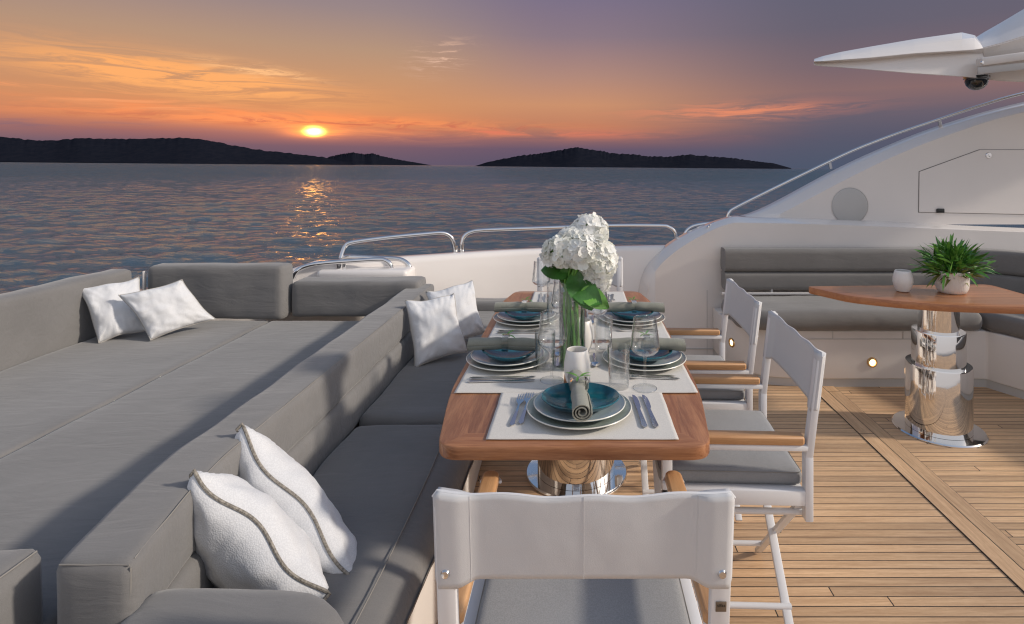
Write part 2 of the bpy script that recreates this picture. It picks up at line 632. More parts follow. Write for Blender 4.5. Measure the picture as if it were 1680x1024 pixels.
def solid_glass():
    m, N = material('solid_glass')
    b = N.n('ShaderNodeBsdfGlass', {0: (0.97, 0.98, 0.98, 1), 'Roughness': 0.0, 'IOR': 1.45})
    finish(N, b.outputs[0])
    return m


SGLASS = solid_glass()


def wood(name, axis, base=(0.44, 0.20, 0.092), dark=(0.235, 0.088, 0.036), plank=0.0, gloss=0.35):
    """varnished teak: grain runs along the given axis; plank>0 splits it into strips"""
    m, N = material(name)
    tcn = N.n('ShaderNodeTexCoord').outputs['Object']
    sc = (1.0, 16.0, 16.0) if axis == 'x' else (16.0, 1.0, 16.0)
    v = N.n('ShaderNodeMapping', {0: tcn, 3: sc}).outputs[0]
    sp = N.n('ShaderNodeSeparateXYZ', {0: tcn})
    across = sp.outputs[1] if axis == 'x' else sp.outputs[0]
    if plank:
        idx = N.m('FLOOR', N.m('DIVIDE', across, plank))
        rnd = N.n('ShaderNodeTexWhiteNoise', {'W': idx}, noise_dimensions='1D').outputs['Value']
        off = N.n('ShaderNodeCombineXYZ', {0: N.m('MULTIPLY', rnd, 13.0), 1: N.m('MULTIPLY', rnd, 7.0), 2: 0.0}).outputs[0]
        v = N.vm('ADD', v, off)
    g1 = N.n('ShaderNodeTexNoise', {'Vector': v, 'Scale': 2.2, 'Detail': 7.0, 'Roughness': 0.62, 'Distortion': 0.7}).outputs['Fac']
    g2 = N.n('ShaderNodeTexNoise', {'Vector': v, 'Scale': 14.0, 'Detail': 5.0, 'Roughness': 0.7}).outputs['Fac']
    t = N.m('ADD', N.m('MULTIPLY', g1, 0.65), N.m('MULTIPLY', g2, 0.35))
    c = N.mix(N.ss(t, 0.34, 0.66), (*dark, 1), (*base, 1))
    if plank:
        c = N.mix(1.0, c, N.mix(rnd, (0.80, 0.80, 0.80, 1), (1.15, 1.12, 1.08, 1)), 'MULTIPLY')
    bp = N.n('ShaderNodeBump', {'Height': g2, 'Strength': 1.0, 'Distance': 0.0006})
    b = N.n('ShaderNodeBsdfPrincipled', {'Base Color': c, 'Roughness': gloss, 'Normal': bp.outputs[0], 'Coat Weight': 0.15})
    finish(N, b.outputs[0])
    return m


TEAKX = wood('teak_grain_across', 'x')
TEAKY = wood('teak_grain_along', 'y', plank=0.105)
ARMW = wood('armrest_teak', 'y', base=(0.60, 0.34, 0.16), dark=(0.46, 0.235, 0.10), gloss=0.45)
TRIW = wood('side_table_teak', 'x', base=(0.50, 0.225, 0.10), dark=(0.36, 0.145, 0.062), plank=0.13)


def deck_mat(name, along='x', pitch=0.0445, jointlen=2.6):
    m, N = material(name)
    pos = N.n('ShaderNodeNewGeometry').outputs['Position']
    sp = N.n('ShaderNodeSeparateXYZ', {0: pos})
    a, c = (sp.outputs[0], sp.outputs[1]) if along == 'x' else (sp.outputs[1], sp.outputs[0])
    q = N.m('DIVIDE', c, pitch)
    idx = N.m('FLOOR', q)
    fr = N.m('SUBTRACT', q, idx)
    rnd = N.n('ShaderNodeTexWhiteNoise', {'W': idx}, noise_dimensions='1D').outputs['Value']
    u = N.m('ADD', N.m('DIVIDE', a, jointlen), N.m('MULTIPLY', rnd, 17.3))
    ui = N.m('FLOOR', u)
    uf = N.m('SUBTRACT', u, ui)
    rnd2 = N.n('ShaderNodeTexWhiteNoise', {'Vector': N.n('ShaderNodeCombineXYZ', {0: idx, 1: ui, 2: 0.0}).outputs[0]}, noise_dimensions='2D').outputs['Value']
    # caulking seams
    e = 0.0038 / pitch / 2
    d1 = N.m('MINIMUM', fr, N.m('SUBTRACT', 1.0, fr))
    s1 = N.m('LESS_THAN', d1, e)
    d2 = N.m('MINIMUM', uf, N.m('SUBTRACT', 1.0, uf))
    s2 = N.m('LESS_THAN', d2, 0.0021 / jointlen)
    seam = N.m('MAXIMUM', s1, s2)
    off = N.n('ShaderNodeCombineXYZ', {0: N.m('MULTIPLY', rnd2, 31.0), 1: N.m('MULTIPLY', rnd2, 11.0), 2: 0.0}).outputs[0]
    vv = N.vm('ADD', pos, off)
    mp = N.n('ShaderNodeMapping', {0: vv, 3: (1.6, 34.0, 1.0) if along == 'x' else (34.0, 1.6, 1.0)}).outputs[0]
    g1 = N.n('ShaderNodeTexNoise', {'Vector': mp, 'Scale': 2.0, 'Detail': 6.0, 'Roughness': 0.6, 'Distortion': 0.5}).outputs['Fac']
    mp2 = N.n('ShaderNodeMapping', {0: vv, 3: (9.0, 120.0, 1.0) if along == 'x' else (120.0, 9.0, 1.0)}).outputs[0]
    g2 = N.n('ShaderNodeTexNoise', {'Vector': mp2, 'Scale': 3.0, 'Detail': 4.0, 'Roughness': 0.7}).outputs['Fac']
    t = N.m('ADD', N.m('MULTIPLY', g1, 0.6), N.m('MULTIPLY', g2, 0.4))
    wc = N.mix(N.ss(t, 0.32, 0.68), (0.50, 0.315, 0.182, 1), (0.76, 0.52, 0.318, 1))
    wc = N.mix(1.0, wc, N.mix(rnd2, (0.76, 0.75, 0.74, 1), (1.12, 1.10, 1.06, 1)), 'MULTIPLY')
    wear = N.n('ShaderNodeTexNoise', {'Vector': pos, 'Scale': 1.6, 'Detail': 5.0}).outputs['Fac']
    wc = N.mix(1.0, wc, N.mix(N.ss(wear, 0.3, 0.7), (0.9, 0.9, 0.92, 1), (1.06, 1.05, 1.03, 1)), 'MULTIPLY')
    knot = N.n('ShaderNodeTexVoronoi', {'Vector': N.n('ShaderNodeMapping', {0: vv, 3: (2.4, 7.0, 1)}).outputs[0], 'Scale': 1.0}).outputs['Distance']
    wc = N.mix(N.m('LESS_THAN', knot, 0.018), wc, (0.12, 0.06, 0.03, 1))
    cc = N.mix(seam, wc, (0.018, 0.016, 0.014, 1))
    h = N.m('ADD', N.m('MULTIPLY', N.ss(d1, 0.0, e * 2.2), 0.0012), N.m('MULTIPLY', g2, 0.0003))
    bp = N.n('ShaderNodeBump', {'Height': h, 'Strength': 1.0, 'Distance': 1.0})
    b = N.n('ShaderNodeBsdfPrincipled', {'Base Color': cc, 'Roughness': 0.55, 'Normal': bp.outputs[0], 'Specular IOR Level': 0.35})
    finish(N, b.outputs[0])
    return m


DECK = deck_mat('teak_deck')
BORDER = deck_mat('teak_border', 'y', 0.0785, 1.9)


def emit(name, c, s):
    m, N = material(name)
    e = N.n('ShaderNodeEmission', {0: (*c, 1), 1: s})
    finish(N, e.outputs[0])
    return m


GLOW = emit('lamp_glow', (1.0, 0.62, 0.30), 6.0)


def water_mat():
    m, N = material('sea_water')
    pos = N.n('ShaderNodeNewGeometry').outputs['Position']
    dist = N.vm('LENGTH', pos)
    mp = N.n('ShaderNodeMapping', {0: pos, 3: (0.55, 1.0, 1.0)}).outputs[0]
    n1 = N.n('ShaderNodeTexNoise', {'Vector': mp, 'Scale': 3.0, 'Detail': 8.0, 'Roughness': 0.62}).outputs['Fac']
    n2 = N.n('ShaderNodeTexNoise', {'Vector': mp, 'Scale': 0.95, 'Detail': 5.0, 'Roughness': 0.55}).outputs['Fac']
    gust = N.n('ShaderNodeTexNoise', {'Vector': mp, 'Scale': 0.03, 'Detail': 3.0}).outputs['Fac']
    a1 = N.ss(dist, 30.0, 600.0, 0.15, 0.50)
    a2 = N.ss(dist, 30.0, 600.0, 0.55, 1.2)
    h = N.m('MULTIPLY', N.m('ADD', N.m('MULTIPLY', n1, a1), N.m('MULTIPLY', n2, a2)), N.ss(gust, 0.3, 0.7, 0.75, 1.25))
    bp = N.n('ShaderNodeBump', {'Height': h, 'Strength': 1.0, 'Distance': 1.0})
    fr = N.n('ShaderNodeFresnel', {'IOR': 1.46, 'Normal': bp.outputs[0]}).outputs[0]
    dif = N.n('ShaderNodeBsdfDiffuse', {0: (0.055, 0.086, 0.110, 1)})
    gl = N.n('ShaderNodeBsdfGlossy', {0: (0.74, 0.88, 1.0, 1), 'Roughness': 0.06, 'Normal': bp.outputs[0]})
    sh = N.n('ShaderNodeMixShader', {0: fr, 1: dif.outputs[0], 2: gl.outputs[0]})
    finish(N, sh.outputs[0])
    return m


WATER = water_mat()


def hill_mat():
    m, N = material('wooded_hill')
    pos = N.n('ShaderNodeNewGeometry').outputs['Position']
    nn = N.n('ShaderNodeTexNoise', {'Vector': pos, 'Scale': 0.02, 'Detail': 8.0, 'Roughness': 0.7}).outputs['Fac']
    c = N.mix(N.ss(nn, 0.35, 0.65), (0.009, 0.011, 0.018, 1), (0.014, 0.015, 0.022, 1))
    b = N.n('ShaderNodeBsdfPrincipled', {'Base Color': c, 'Roughness': 1.0, 'Specular IOR Level': 0.0})
    finish(N, b.outputs[0])
    return m


HILL = hill_mat()

# ------------------------------------------------------------------ sea and hills
HEEL, PITCH, SEAZ = 0.0085, 0.0030, -5.0


def sea_z(x, y):
    return SEAZ - HEEL * x - PITCH * y


def build_sea():
    rng = np.random.RandomState(3)
    nr, nc = 640, 1000
    D = 12.0 * (14000 / 12.0) ** (np.linspace(0, 1, nr) ** 1.08)
    A = np.radians(np.linspace(-58, 46, nc))
    DD, AA = np.meshgrid(D, A, indexing='ij')
    x = DD * np.tan(AA)
    y = DD
    x = np.clip(x, -30000, 30000)
    z = np.zeros_like(x)
    sp = np.gradient(D)[:, None] * np.ones_like(DD)
    spx = DD * np.radians(104) / nc / np.cos(AA) ** 2
    for i in range(64):
        lam = 0.7 * (9.0 / 0.7) ** rng.rand()
        th = R(90) + rng.normal(0, 0.55)
        k = 2 * math.pi / lam
        slope = 0.032 * (lam / 3.0) ** -0.12
        amp = slope / k * (0.6 + 0.8 * rng.rand())
        ph = rng.rand() * 6.28
        att = np.clip((lam - 2.2 * np.maximum(sp * abs(math.sin(th)), spx * abs(math.cos(th)))) / lam, 0, 1)
        w = np.sin(k * (x * math.cos(th) + y * math.sin(th)) + ph)
        z += amp * att * (w + 0.25 * np.cos(2 * (k * (x * math.cos(th) + y * math.sin(th)) + ph)))
    z = z + SEAZ - HEEL * x - PITCH * y
    v = np.stack([x, y, z], -1).reshape(-1, 3)
    i, j = np.meshgrid(np.arange(nr - 1), np.arange(nc - 1), indexing='ij')
    a = (i * nc + j).ravel()
    f = np.stack([a, a + 1, a + nc + 1, a + nc], -1)
    me = bpy.data.meshes.new('water')
    me.vertices.add(len(v))
    me.vertices.foreach_set('co', v.ravel())
    me.loops.add(f.size)
    me.loops.foreach_set('vertex_index', f.ravel().astype(np.int32))
    me.polygons.add(len(f))
    me.polygons.foreach_set('loop_start', np.arange(0, f.size, 4, dtype=np.int32))
    me.polygons.foreach_set('loop_total', np.full(len(f), 4, dtype=np.int32))
    me.update(calc_edges=True)
    me.validate()
    tag(link('water', me, WATER), 'dusky sea with short choppy waves', None, kind='structure')


build_sea()


def hills(name, prof, D, label, depth=3.2):
    xs = np.array([p[0] for p in prof], float)
    ys = np.array([p[1] for p in prof], float)
    n = 420
    X_ = np.linspace(xs[0], xs[-1], n)
    Y_ = np.interp(X_, xs, ys)
    rg = np.random.RandomState(int(D))
    k = np.ones(7) / 7
    Ys = np.convolve(np.pad(Y_, 3, mode='edge'), k, mode='valid')
    Rn = np.convolve(rg.normal(0, 0.75, n + 2), [0.3, 0.5, 0.3], mode='valid') * np.clip((270 - Ys) / 10, 0, 1)
    rows = [(-1.0, 0.0), (-0.8, 0.16), (-0.55, 0.42), (-0.3, 0.72), (-0.12, 0.93), (0, 1.0), (0.3, 0.7), (1.0, 0.0)]
    V, Fc = [], []
    for i in range(n):
        wx = (X_[i] - VX) * D / F
        base = sea_z(wx, D)
        h = CZ - (Ys[i] - VY) * D / F - base
        h = max(0.0, h)
        for (t, q) in rows:
            jit = mnoise.noise(Vector((i * 0.05, t * 2.3, D * 0.01))) * 0.08 * q + mnoise.noise(Vector((i * 0.9, t * 5, D))) * 0.02 * q
            yy = D + t * depth * (60 + h * 0.9)
            if q >= 0.93:
                jit = -Rn[i] * D / F / max(h, 1)
            V.append((wx * yy / D, yy, sea_z(wx, yy) - (3 if q == 0 else 0) + h * (q + jit * (1 if q >= 0.93 else 1))))
    m = len(rows)
    for i in range(n - 1):
        for j in range(m - 1):
            Fc.append((i * m + j, (i + 1) * m + j, (i + 1) * m + j + 1, i * m + j + 1))
    tag(mesh(name, V, Fc, HILL), label, None, kind='structure')


hills('hills', [(-420, 236), (-200, 229), (-60, 226), (0, 224), (40, 229), (90, 231), (130, 226), (200, 228.5), (250, 227.5), (300, 226), (330, 228.5), (360, 234), (400, 242),
                (450, 249), (500, 254), (530, 258), (555, 264), (590, 272)], 5200, 'long dark wooded ridge on the left of the horizon')
hills('hills', [(520, 271), (540, 257), (560, 253), (578, 250), (598, 253.5), (610, 251.5), (635, 258), (660, 263), (690, 268), (712, 272)], 9500, 'small far blue-grey hill just right of the setting sun')
hills('hills', [(776, 273.5), (800, 266), (850, 256), (900, 250), (930, 244), (946, 242), (980, 247), (1005, 252), (1040, 253), (1065, 257), (1100, 257), (1130, 254), (1165, 257), (1200, 259),
                (1235, 264), (1270, 268), (1298, 276)], 4700, 'dark low island in the middle of the horizon')

# ------------------------------------------------------------------ deck
dk = MB()
dk.prism([(-2.9, -2.5), (5.5, -2.5), (5.5, 4.8), (-2.9, 4.8)], -0.08, 0.0)
tag(dk.build('deck', DECK, smooth=False), 'teak planked deck with dark caulked seams', None, kind='structure')
bd = MB()
bd.prism([(1.5162, -2.5), (1.6758, -2.5), (1.6758, 3.82), (1.5162, 3.82)], 0.0, 0.004)
BORDER = deck_mat('teak_border_board', 'y', 0.0798, 1.9)
tag(bd.build('deck_border', BORDER, smooth=False), 'two wide lengthwise teak boards let into the deck', None, kind='structure')


def sweep(name, path, prof, mat, parent=None, side=1, smooth=True, cap=True, angle=50, zf=None):
    """prof: (offset, z) list, closed; path: plan polyline"""
    V, Fc = [], []
    N, M_ = len(path), len(prof)
    for i, p in enumerate(path):
        a = Vector(path[max(i - 1, 0)][:2])
        b = Vector(path[min(i + 1, N - 1)][:2])
        t = (b - a).normalized()
        nrm = Vector((-t.y, t.x)) * side
        for (o, z) in prof:
            V.append((p[0] + nrm.x * o, p[1] + nrm.y * o, z * (zf(p) if zf and z > 0 else 1)))
    for i in range(N - 1):
        for j in range(M_):
            j2 = (j + 1) % M_
            Fc.append((i * M_ + j, i * M_ + j2, (i + 1) * M_ + j2, (i + 1) * M_ + j))
    if cap:
        Fc.append(tuple(range(M_))[::-1])
        Fc.append(tuple(range((N - 1) * M_, N * M_)))
    bm = bmesh.new()
    vs = [bm.verts.new(v) for v in V]
    for f in Fc:
        bm.faces.new([vs[k] for k in f])
    return bmobj(name, bm, mat, parent, smooth, angle)


def rrect(w, z0, z1, r, n=5):
    out_ = []
    for (cx_, cz_, a0) in ((w - r, z0 + r, -90), (w - r, z1 - r, 0), (r, z1 - r, 90), (r, z0 + r, 180)):
        for k in range(n + 1):
            a = R(a0 + 90 * k / n)
            out_.append((cx_ + r * math.cos(a), cz_ + r * math.sin(a)))
    return out_


# bulwark round the stern quarter
bpath = [tuple(p) for p in catmull([(-2.86, -2.0, 0), (-2.86, 1.5, 0), (-2.84, 2.9, 0), (-2.6, 3.55, 0), (-2.1, 3.74, 0), (-1.55, 3.86, 0), (-1.08, 4.06, 0), (-0.55, 4.30, 0), (0.0, 4.45, 0),
                                    (0.6, 4.55, 0), (1.4, 4.62, 0), (3.0, 4.72, 0)], 8)]
bw = empty('bulwark', (0, 0, 0), 0, 'curved white gelcoat bulwark behind the dining table', 'bulwark')
sweep('wall', bpath, [(0, 0.0), (0, 0.775), (0.012, 0.803), (0.04, 0.815), (0.11, 0.815), (0.135, 0.80), (0.15, 0.76), (0.25, -1.6), (0.1, -1.6)], GEL, bw, side=1, zf=lambda p: 1 - 0.16 * min(1, max(0, (-1.75 - p[0]) / 0.4)))

# stair hatch inside the rails
hb = empty('hatch_box', (-1.42, 3.98, 0), 0, 'low white stair hatch with rounded corner behind the dark bolster', 'hatch')
m = MB()
m.box((0, -0.10, 0.70), (0.60, 0.22, 0.14), bevel=0.03, seg=4)
m.build('lid', GEL, hb)
m = MB()
m.box((-0.13, -0.20, 0.60), (1.0, 0.12, 0.18), bevel=0.02)
m.build('side_panel', GELM, hb)


def rail(label, spec, r, posts=(), group='steel rails along the bulwark'):
    pts = [px(*s) for s in spec]
    o = empty('handrail', (0, 0, 0), 0, label, 'handrail', group)
    MB().tube(catmull(pts, 7), r, 12).build('rail', CHROME, o)
    for (a, b, rr) in posts:
        MB().tube([px(*a), px(*b)], rr, 14).build('post', CHROME, o)
    return o


rail('polished steel guard rail above the bulwark, left of the flower vase', [(559, 424, 3.92), (562, 414, 3.94), (567, 404, 3.96), (580, 397.5, 3.98), (640, 389.5, 4.08), (700, 384, 4.2), (724, 382.5, 4.25), (737, 387, 4.28), (744, 397, 4.29), (747, 416, 4.3)], 0.0155,
     [((747, 404, 4.3), (747, 420, 4.3), 0.020)])
rail('long polished steel guard rail above the bulwark, passing behind the white flowers', [(758, 416, 4.32), (758, 400, 4.32), (762, 388, 4.33), (774, 380.5, 4.34), (800, 377.5, 4.36), (900, 374, 4.49), (1000, 370.5, 4.6), (1080, 370.5, 4.65), (1097, 373, 4.66), (1107, 381, 4.66), (1110, 396, 4.66)], 0.0155,
     [((758, 402, 4.32), (758, 418, 4.32), 0.020)])
rail('short polished steel guard rail end beside the white arch', [(1122, 396, 4.68), (1124, 384, 4.68), (1132, 374, 4.68), (1147, 369, 4.68), (1180, 366, 4.7), (1260, 364, 4.7)], 0.0155)
rail('low curved steel rail nearest the dark bolster, above the stair hatch', [(481, 456, 3.76), (486, 446, 3.76), (497, 439, 3.78), (524, 432.5, 3.8), (575, 428.5, 3.84), (620, 426, 3.86), (632, 427.5, 3.86), (640, 434, 3.86), (644, 447, 3.86)], 0.0155,
     [((557, 433, 3.84), (557, 451, 3.84), 0.022), ((565, 432, 3.86), (565, 451, 3.86), 0.014)])
rail('second low steel rail of the stair hatch, bending down at the corner of the bulwark', [(559, 428, 3.98), (563, 423.5, 3.98), (575, 421.5, 3.98), (610, 423, 3.97), (648, 424.5, 3.95), (662, 428, 3.94), (671, 436, 3.93), (674, 448, 3.93), (674, 460, 3.93)], 0.0155)

# ------------------------------------------------------------------ superstructure on the right
sst = empty('superstructure', (0.5, 4.5, 0), 0, 'sweeping white superstructure side with arch, hatch and speaker on the right', 'superstructure')


def W2(o, p):
    return Vector(p) - Vector((0.5, 4.5, 0))


def strip_mesh(name, lines, mat, parent, n=60, flat_bottom=None, smooth=True, angle=35, off=(0.5, 4.5, 0)):
    """lofts between matching 3D control polylines"""
    rows = []
    for ln in lines:
        c = catmull(ln, 8)
        rows.append(c)
    V, Fc = [], []
    N = len(rows[0])
    for r_ in rows:
        for p in r_:
            V.append(Vector(p) - Vector(off))
    for i in range(len(rows) - 1):
        for j in range(N - 1):
            Fc.append((i * N + j, i * N + j + 1, (i + 1) * N + j + 1, (i + 1) * N + j))
    bm = bmesh.new()
    vs = [bm.verts.new(v) for v in V]
    for f in Fc:
        bm.faces.new([vs[k] for k in f])
    return bmobj(name, bm, mat, parent, smooth, angle)


D1, D2 = 4.42, 4.60
inn = [(1056, 620), (1057, 560), (1060, 500), (1068, 460), (1089, 429), (1132, 397), (1191, 369), (1240, 366), (1400, 370), (1680, 381), (2000, 390), (2600, 400)]
outr = [(1037, 610), (1037, 550), (1040, 495), (1050, 446), (1075, 416), (1120, 384), (1192, 356), (1240, 356), (1400, 361), (1680, 374), (2000, 384), (2600, 396)]
IN = [px(a, b, D1) for a, b in inn]
OU = [px(a, b, D2) for a, b in outr]
for P_ in (IN, OU):
    P_[0].z = 0.0
mid_ = [((IN[i] * 0.35 + OU[i] * 0.65) + Vector((0.0, 0, 0.012)) - Vector((0, 0.03, 0))) for i in range(len(IN))]
BK = [p + Vector((0.05, 0.10, -0.10 if p.z > 0.2 else 0)) for p in OU]
BK2 = [Vector((p.x, p.y + 0.1, 0.0)) for p in BK]
FL = [Vector((p.x, p.y, 0.0)) if k > 0 else Vector(p) for k, p in enumerate(IN)]
for k in range(4):
    FL[k] = Vector((IN[k].x + 0.02 * k + 0.4, D1, 0.0)) if k else Vector((IN[0].x, D1, 0.0))
FL[0] = Vector((IN[0].x, D1, 0.0))
FL = [Vector((max(IN[0].x + 0.001 * k, p.x), D1, 0.0)) for k, p in enumerate(IN)]
strip_mesh('lower_wall', [FL, IN, mid_, OU, BK, BK2], GEL, sst, angle=60)
# arch wing
D3, D4 = 4.64, 4.82
wi = [(1262, 360), (1300, 341), (1330, 325), (1395, 291), (1470, 255), (1560, 220), (1680, 184), (1900, 142), (2300, 112)]
wo = [(1198, 359), (1238, 346), (1280, 326), (1362, 282), (1441, 245), (1541, 206), (1680, 167), (1900, 124), (2300, 92)]
WI = [px(a, b, D3) for a, b in wi]
WO = [px(a, b, D4) for a, b in wo]
WO2 = [p + Vector((0.02, 0.07, -0.03)) for p in WO]
WB = [p + Vector((0.05, 0.5, -0.14)) for p in WO]
WF = [Vector((p.x, D3, 0.98)) for p in WI]
WM = [(WI[i] + WO[i]) / 2 + Vector((0, -0.018, 0.010)) for i in range(len(WI))]
strip_mesh('arch_wing', [WF, WI, WM, WO, WO2, WB], GEL, sst, angle=55)
GELD = pbr('grey_gasket', (0.16, 0.15, 0.14), 0.6)
# raised hatch outline
hp = [px(a, b, D3) for a, b in [(1508, 282), (1607, 246), (1900, 246), (1900, 356), (1507, 348)]]


def vertical_plate(name, pts, y0, y1, mat, parent, off=(0.5, 4.5, 0), bevel=0.0):
    bm = bmesh.new()
    a = [bm.verts.new((p.x - off[0], y0 - off[1], p.z - off[2])) for p in pts]
    b = [bm.verts.new((p.x - off[0], y1 - off[1], p.z - off[2])) for p in pts]
    N = len(pts)
    bm.faces.new(a)
    bm.faces.new(b[::-1])
    for i in range(N):
        bm.faces.new((a[i], b[i], b[(i + 1) % N], a[(i + 1) % N]))
    bmesh.ops.recalc_face_normals(bm, faces=bm.faces)
    if bevel:
        bmesh.ops.bevel(bm, geom=bm.edges[:], offset=bevel, segments=2, affect='EDGES')
    return bmobj(name, bm, mat, parent)


cx_ = sum((p.x for p in hp)) / 5
cz_ = sum((p.z for p in hp)) / 5
big = [Vector((p.x + (0.004 if p.x > cx_ else -0.004), p.y, p.z + (0.004 if p.z > cz_ else -0.004))) for p in hp]
vertical_plate('hatch_gasket', big, D3 - 0.002, D3 + 0.03, GELD, sst)
hatch = vertical_plate('hatch_panel', hp, D3 - 0.007, D3 + 0.03, GEL, sst, bevel=0.002)
c = px(1622, 255, D3 - 0.012)
m = MB().lathe([(0, 0.012), (0.020, 0.012), (0.024, 0.006), (0.026, 0)], 20)
m.lathe([(0, 0.017), (0.010, 0.016), (0.012, 0.012)], 12)
m.bm.transform(Matrix.Translation(W2(None, (c.x, D3 - 0.006, c.z))) @ Matrix.Rotation(R(90), 4, 'X'))
m.build('lock', CHROME, hatch)
c = px(1541, 345.5, D3)
MB().box(W2(None, (c.x, D3 - 0.014, c.z)), (0.062, 0.016, 0.034), bevel=0.006).build('latch', BLACK, hatch)
# round speaker
c = px(1394, 338, D3)
m = MB().lathe([(0, 0.010), (0.135, 0.010), (0.143, 0.006), (0.146, 0)], 56)
m.bm.transform(Matrix.Translation(W2(None, (c.x, D3 - 0.0005, c.z))) @ Matrix.Rotation(R(90), 4, 'X'))
spk = m.build('speaker_grille', GELG, sst)
m = MB().tube([W2(None, (c.x + 0.148 * math.cos(t), D3 - 0.002, c.z + 0.148 * math.sin(t))) for t in np.linspace(0, 2 * math.pi, 60)[:-1]], 0.0022, 6, closed=True)
m.build('speaker_rim', GELM, spk)
# cleat
m = MB().tube(catmull([W2(None, px(1160, 374, 4.47)), W2(None, px(1164, 369.5, 4.50)), W2(None, px(1172, 366, 4.53)), W2(None, px(1178, 367, 4.56))], 5), 0.008, 8)
m.tube([W2(None, px(1166, 374, 4.52)), W2(None, px(1166, 369, 4.50))], 0.006, 8)
m.build('cleat', CHROME, sst)
# vertical panel joints of the wall end
for (xx, y0, y1) in ((1160, 476, 600),):
    a, b = px(xx, y0, D1), px(xx, y1, D1)
    MB().box(W2(None, (a.x, D1 - 0.001, (a.z + max(b.z, 0.02)) / 2)), (0.004, 0.004, a.z - max(b.z, 0.02))).build('panel_joint', GELG, sst, smooth=False)
a = px(1100, 578, D1)
MB().box(W2(None, (0.95, D1 - 0.002, 0.055)), (0.66, 0.008, 0.008)).build('panel_joint', GELG, sst, smooth=False)

# rail on the arch
ar = rail('slim steel handrail following the curve of the white arch', [(1193, 358, 4.80), (1197, 348, 4.80), (1208, 340, 4.80), (1262, 313, 4.80), (1330, 280, 4.80), (1400, 247, 4.80), (1470, 220, 4.80), (1541, 196, 4.80), (1610, 173, 4.80), (1680, 153, 4.80), (1850, 116, 4.80), (2100, 86, 4.80)], 0.013,
          [((1361, 267, 4.80), (1363, 276, 4.82), 0.014), ((1541, 197, 4.80), (1543, 207, 4.82), 0.014)])
del ar['group']

# radar arch arm, upper right
arm = empty('hardtop_arm', tuple(px(1600, 100, 4.2)), 0, 'white pointed overhead wing with dome camera in the upper right corner', 'hardtop arm')
ORG = px(1600, 100, 4.2)


def station(x, top, r1, crease, groove, bottom, D=4.2, th=0.30):
    return [px(x, top, D + 0.10 + th * 0.25), px(x, r1, D + 0.03), px(x, crease, D - 0.03), px(x, groove, D + 0.025), px(x, bottom, D + 0.0), px(x, bottom - 3, D + th)]


st = [station(1335, 97, 99, 101, 103, 107.5, th=0.05), station(1350, 92, 96, 100.5, 103, 109, th=0.09), station(1380, 85, 91, 98.5, 102, 111, th=0.14), station(1430, 76, 83.5, 95, 99, 115, th=0.22), station(1500, 64, 74, 88, 93, 121, th=0.30),
      station(1578, 53, 64, 83.5, 86, 126, th=0.38), station(1600, 58, 63, 82, 87, 128, th=0.40), station(1614, 77, 77.5, 79, 88, 129, th=0.40)]
V, Fc = [], []
for s in st:
    V += [p - ORG for p in s]
for i in range(len(st) - 1):
    for j in range(6):
        j2 = (j + 1) % 6
        Fc.append((i * 6 + j, i * 6 + j2, i * 6 + 6 + j2, i * 6 + 6 + j))
Fc.append(tuple(range(6)))
Fc.append(tuple(range(len(V) - 6, len(V)))[::-1])
bm = bmesh.new()
vs = [bm.verts.new(v) for v in V]
for f in Fc:
    bm.faces.new([vs[k] for k in f])
bmesh.ops.recalc_face_normals(bm, faces=bm.faces)
bmesh.ops.bevel(bm, geom=[e for e in bm.edges], offset=0.004, segments=2, affect='EDGES', clamp_overlap=True)
bmobj('wing', bm, GEL, arm, True, 30)


def station2(x, top, a, b, c_, d, D=4.2):
    return [px(x, top, D + 0.35), px(x, a, D + 0.06), px(x, b, D - 0.02), px(x, c_, D + 0.02), px(x, d, D + 0.08), px(x, d - 2, D + 0.6)]


st = [station2(1600, 62, 64, 80, 90, 128, 4.26), station2(1612, 54, 70, 79, 88, 130, 4.2), station2(1640, 38, 58, 72, 84, 133, 4.17), station2(1680, 14, 42, 60, 78, 135, 4.14), station2(1800, -50, -8, 28, 60, 140, 4.05), station2(2000, -140, -80, -20, 40, 148, 3.95)]
V, Fc = [], []
for s in st:
    V += [p - ORG for p in s]
for i in range(len(st) - 1):
    for j in range(6):
        j2 = (j + 1) % 6
        Fc.append((i * 6 + j, i * 6 + j2, i * 6 + 6 + j2, i * 6 + 6 + j))
Fc.append(tuple(range(6)))
Fc.append(tuple(range(len(V) - 6, len(V)))[::-1])
bm = bmesh.new()
vs = [bm.verts.new(v) for v in V]
for f in Fc:
    bm.faces.new([vs[k] for k in f])
bmesh.ops.recalc_face_normals(bm, faces=bm.faces)
bmesh.ops.bevel(bm, geom=[e for e in bm.edges], offset=0.008, segments=3, affect='EDGES', clamp_overlap=True)
bmobj('hull_fairing', bm, GEL, arm, True, 40)
m = MB()
a, b = px(1606, 103, 4.12), px(1760, 82, 4.05)
m.bar(a - ORG, b - ORG, 0.06, 0.088, bevel=0.012, up=(0, 1, 0))
m.build('side_box', GELM, arm)
a, b = px(1604, 116.5, 4.10), px(1760, 100, 4.03)
MB().bar(a - ORG, b - ORG, 0.05, 0.010, bevel=0.003, up=(0, 1, 0)).build('trim_strip', GELG, arm)
c = px(1612, 103, 4.085)
m = MB().lathe([(0, 0.010), (0.012, 0.008), (0.016, 0)], 14)
m.bm.transform(Matrix.Translation(c - ORG) @ Matrix.Rotation(R(90), 4, 'X'))
m.build('screw', CHROME, arm)
c = px(1602, 130, 4.27)
dc = tag(MB().lathe([(0, -0.082), (0.02, -0.080), (0.045, -0.068), (0.066, -0.045), (0.075, -0.018), (0.076, 0.0), (0.085, 0.002), (0.085, 0.02), (0, 0.02)], 32).build('dome_camera', DGLASS), 'dark glass dome camera hanging under the white overhead wing', 'dome camera')
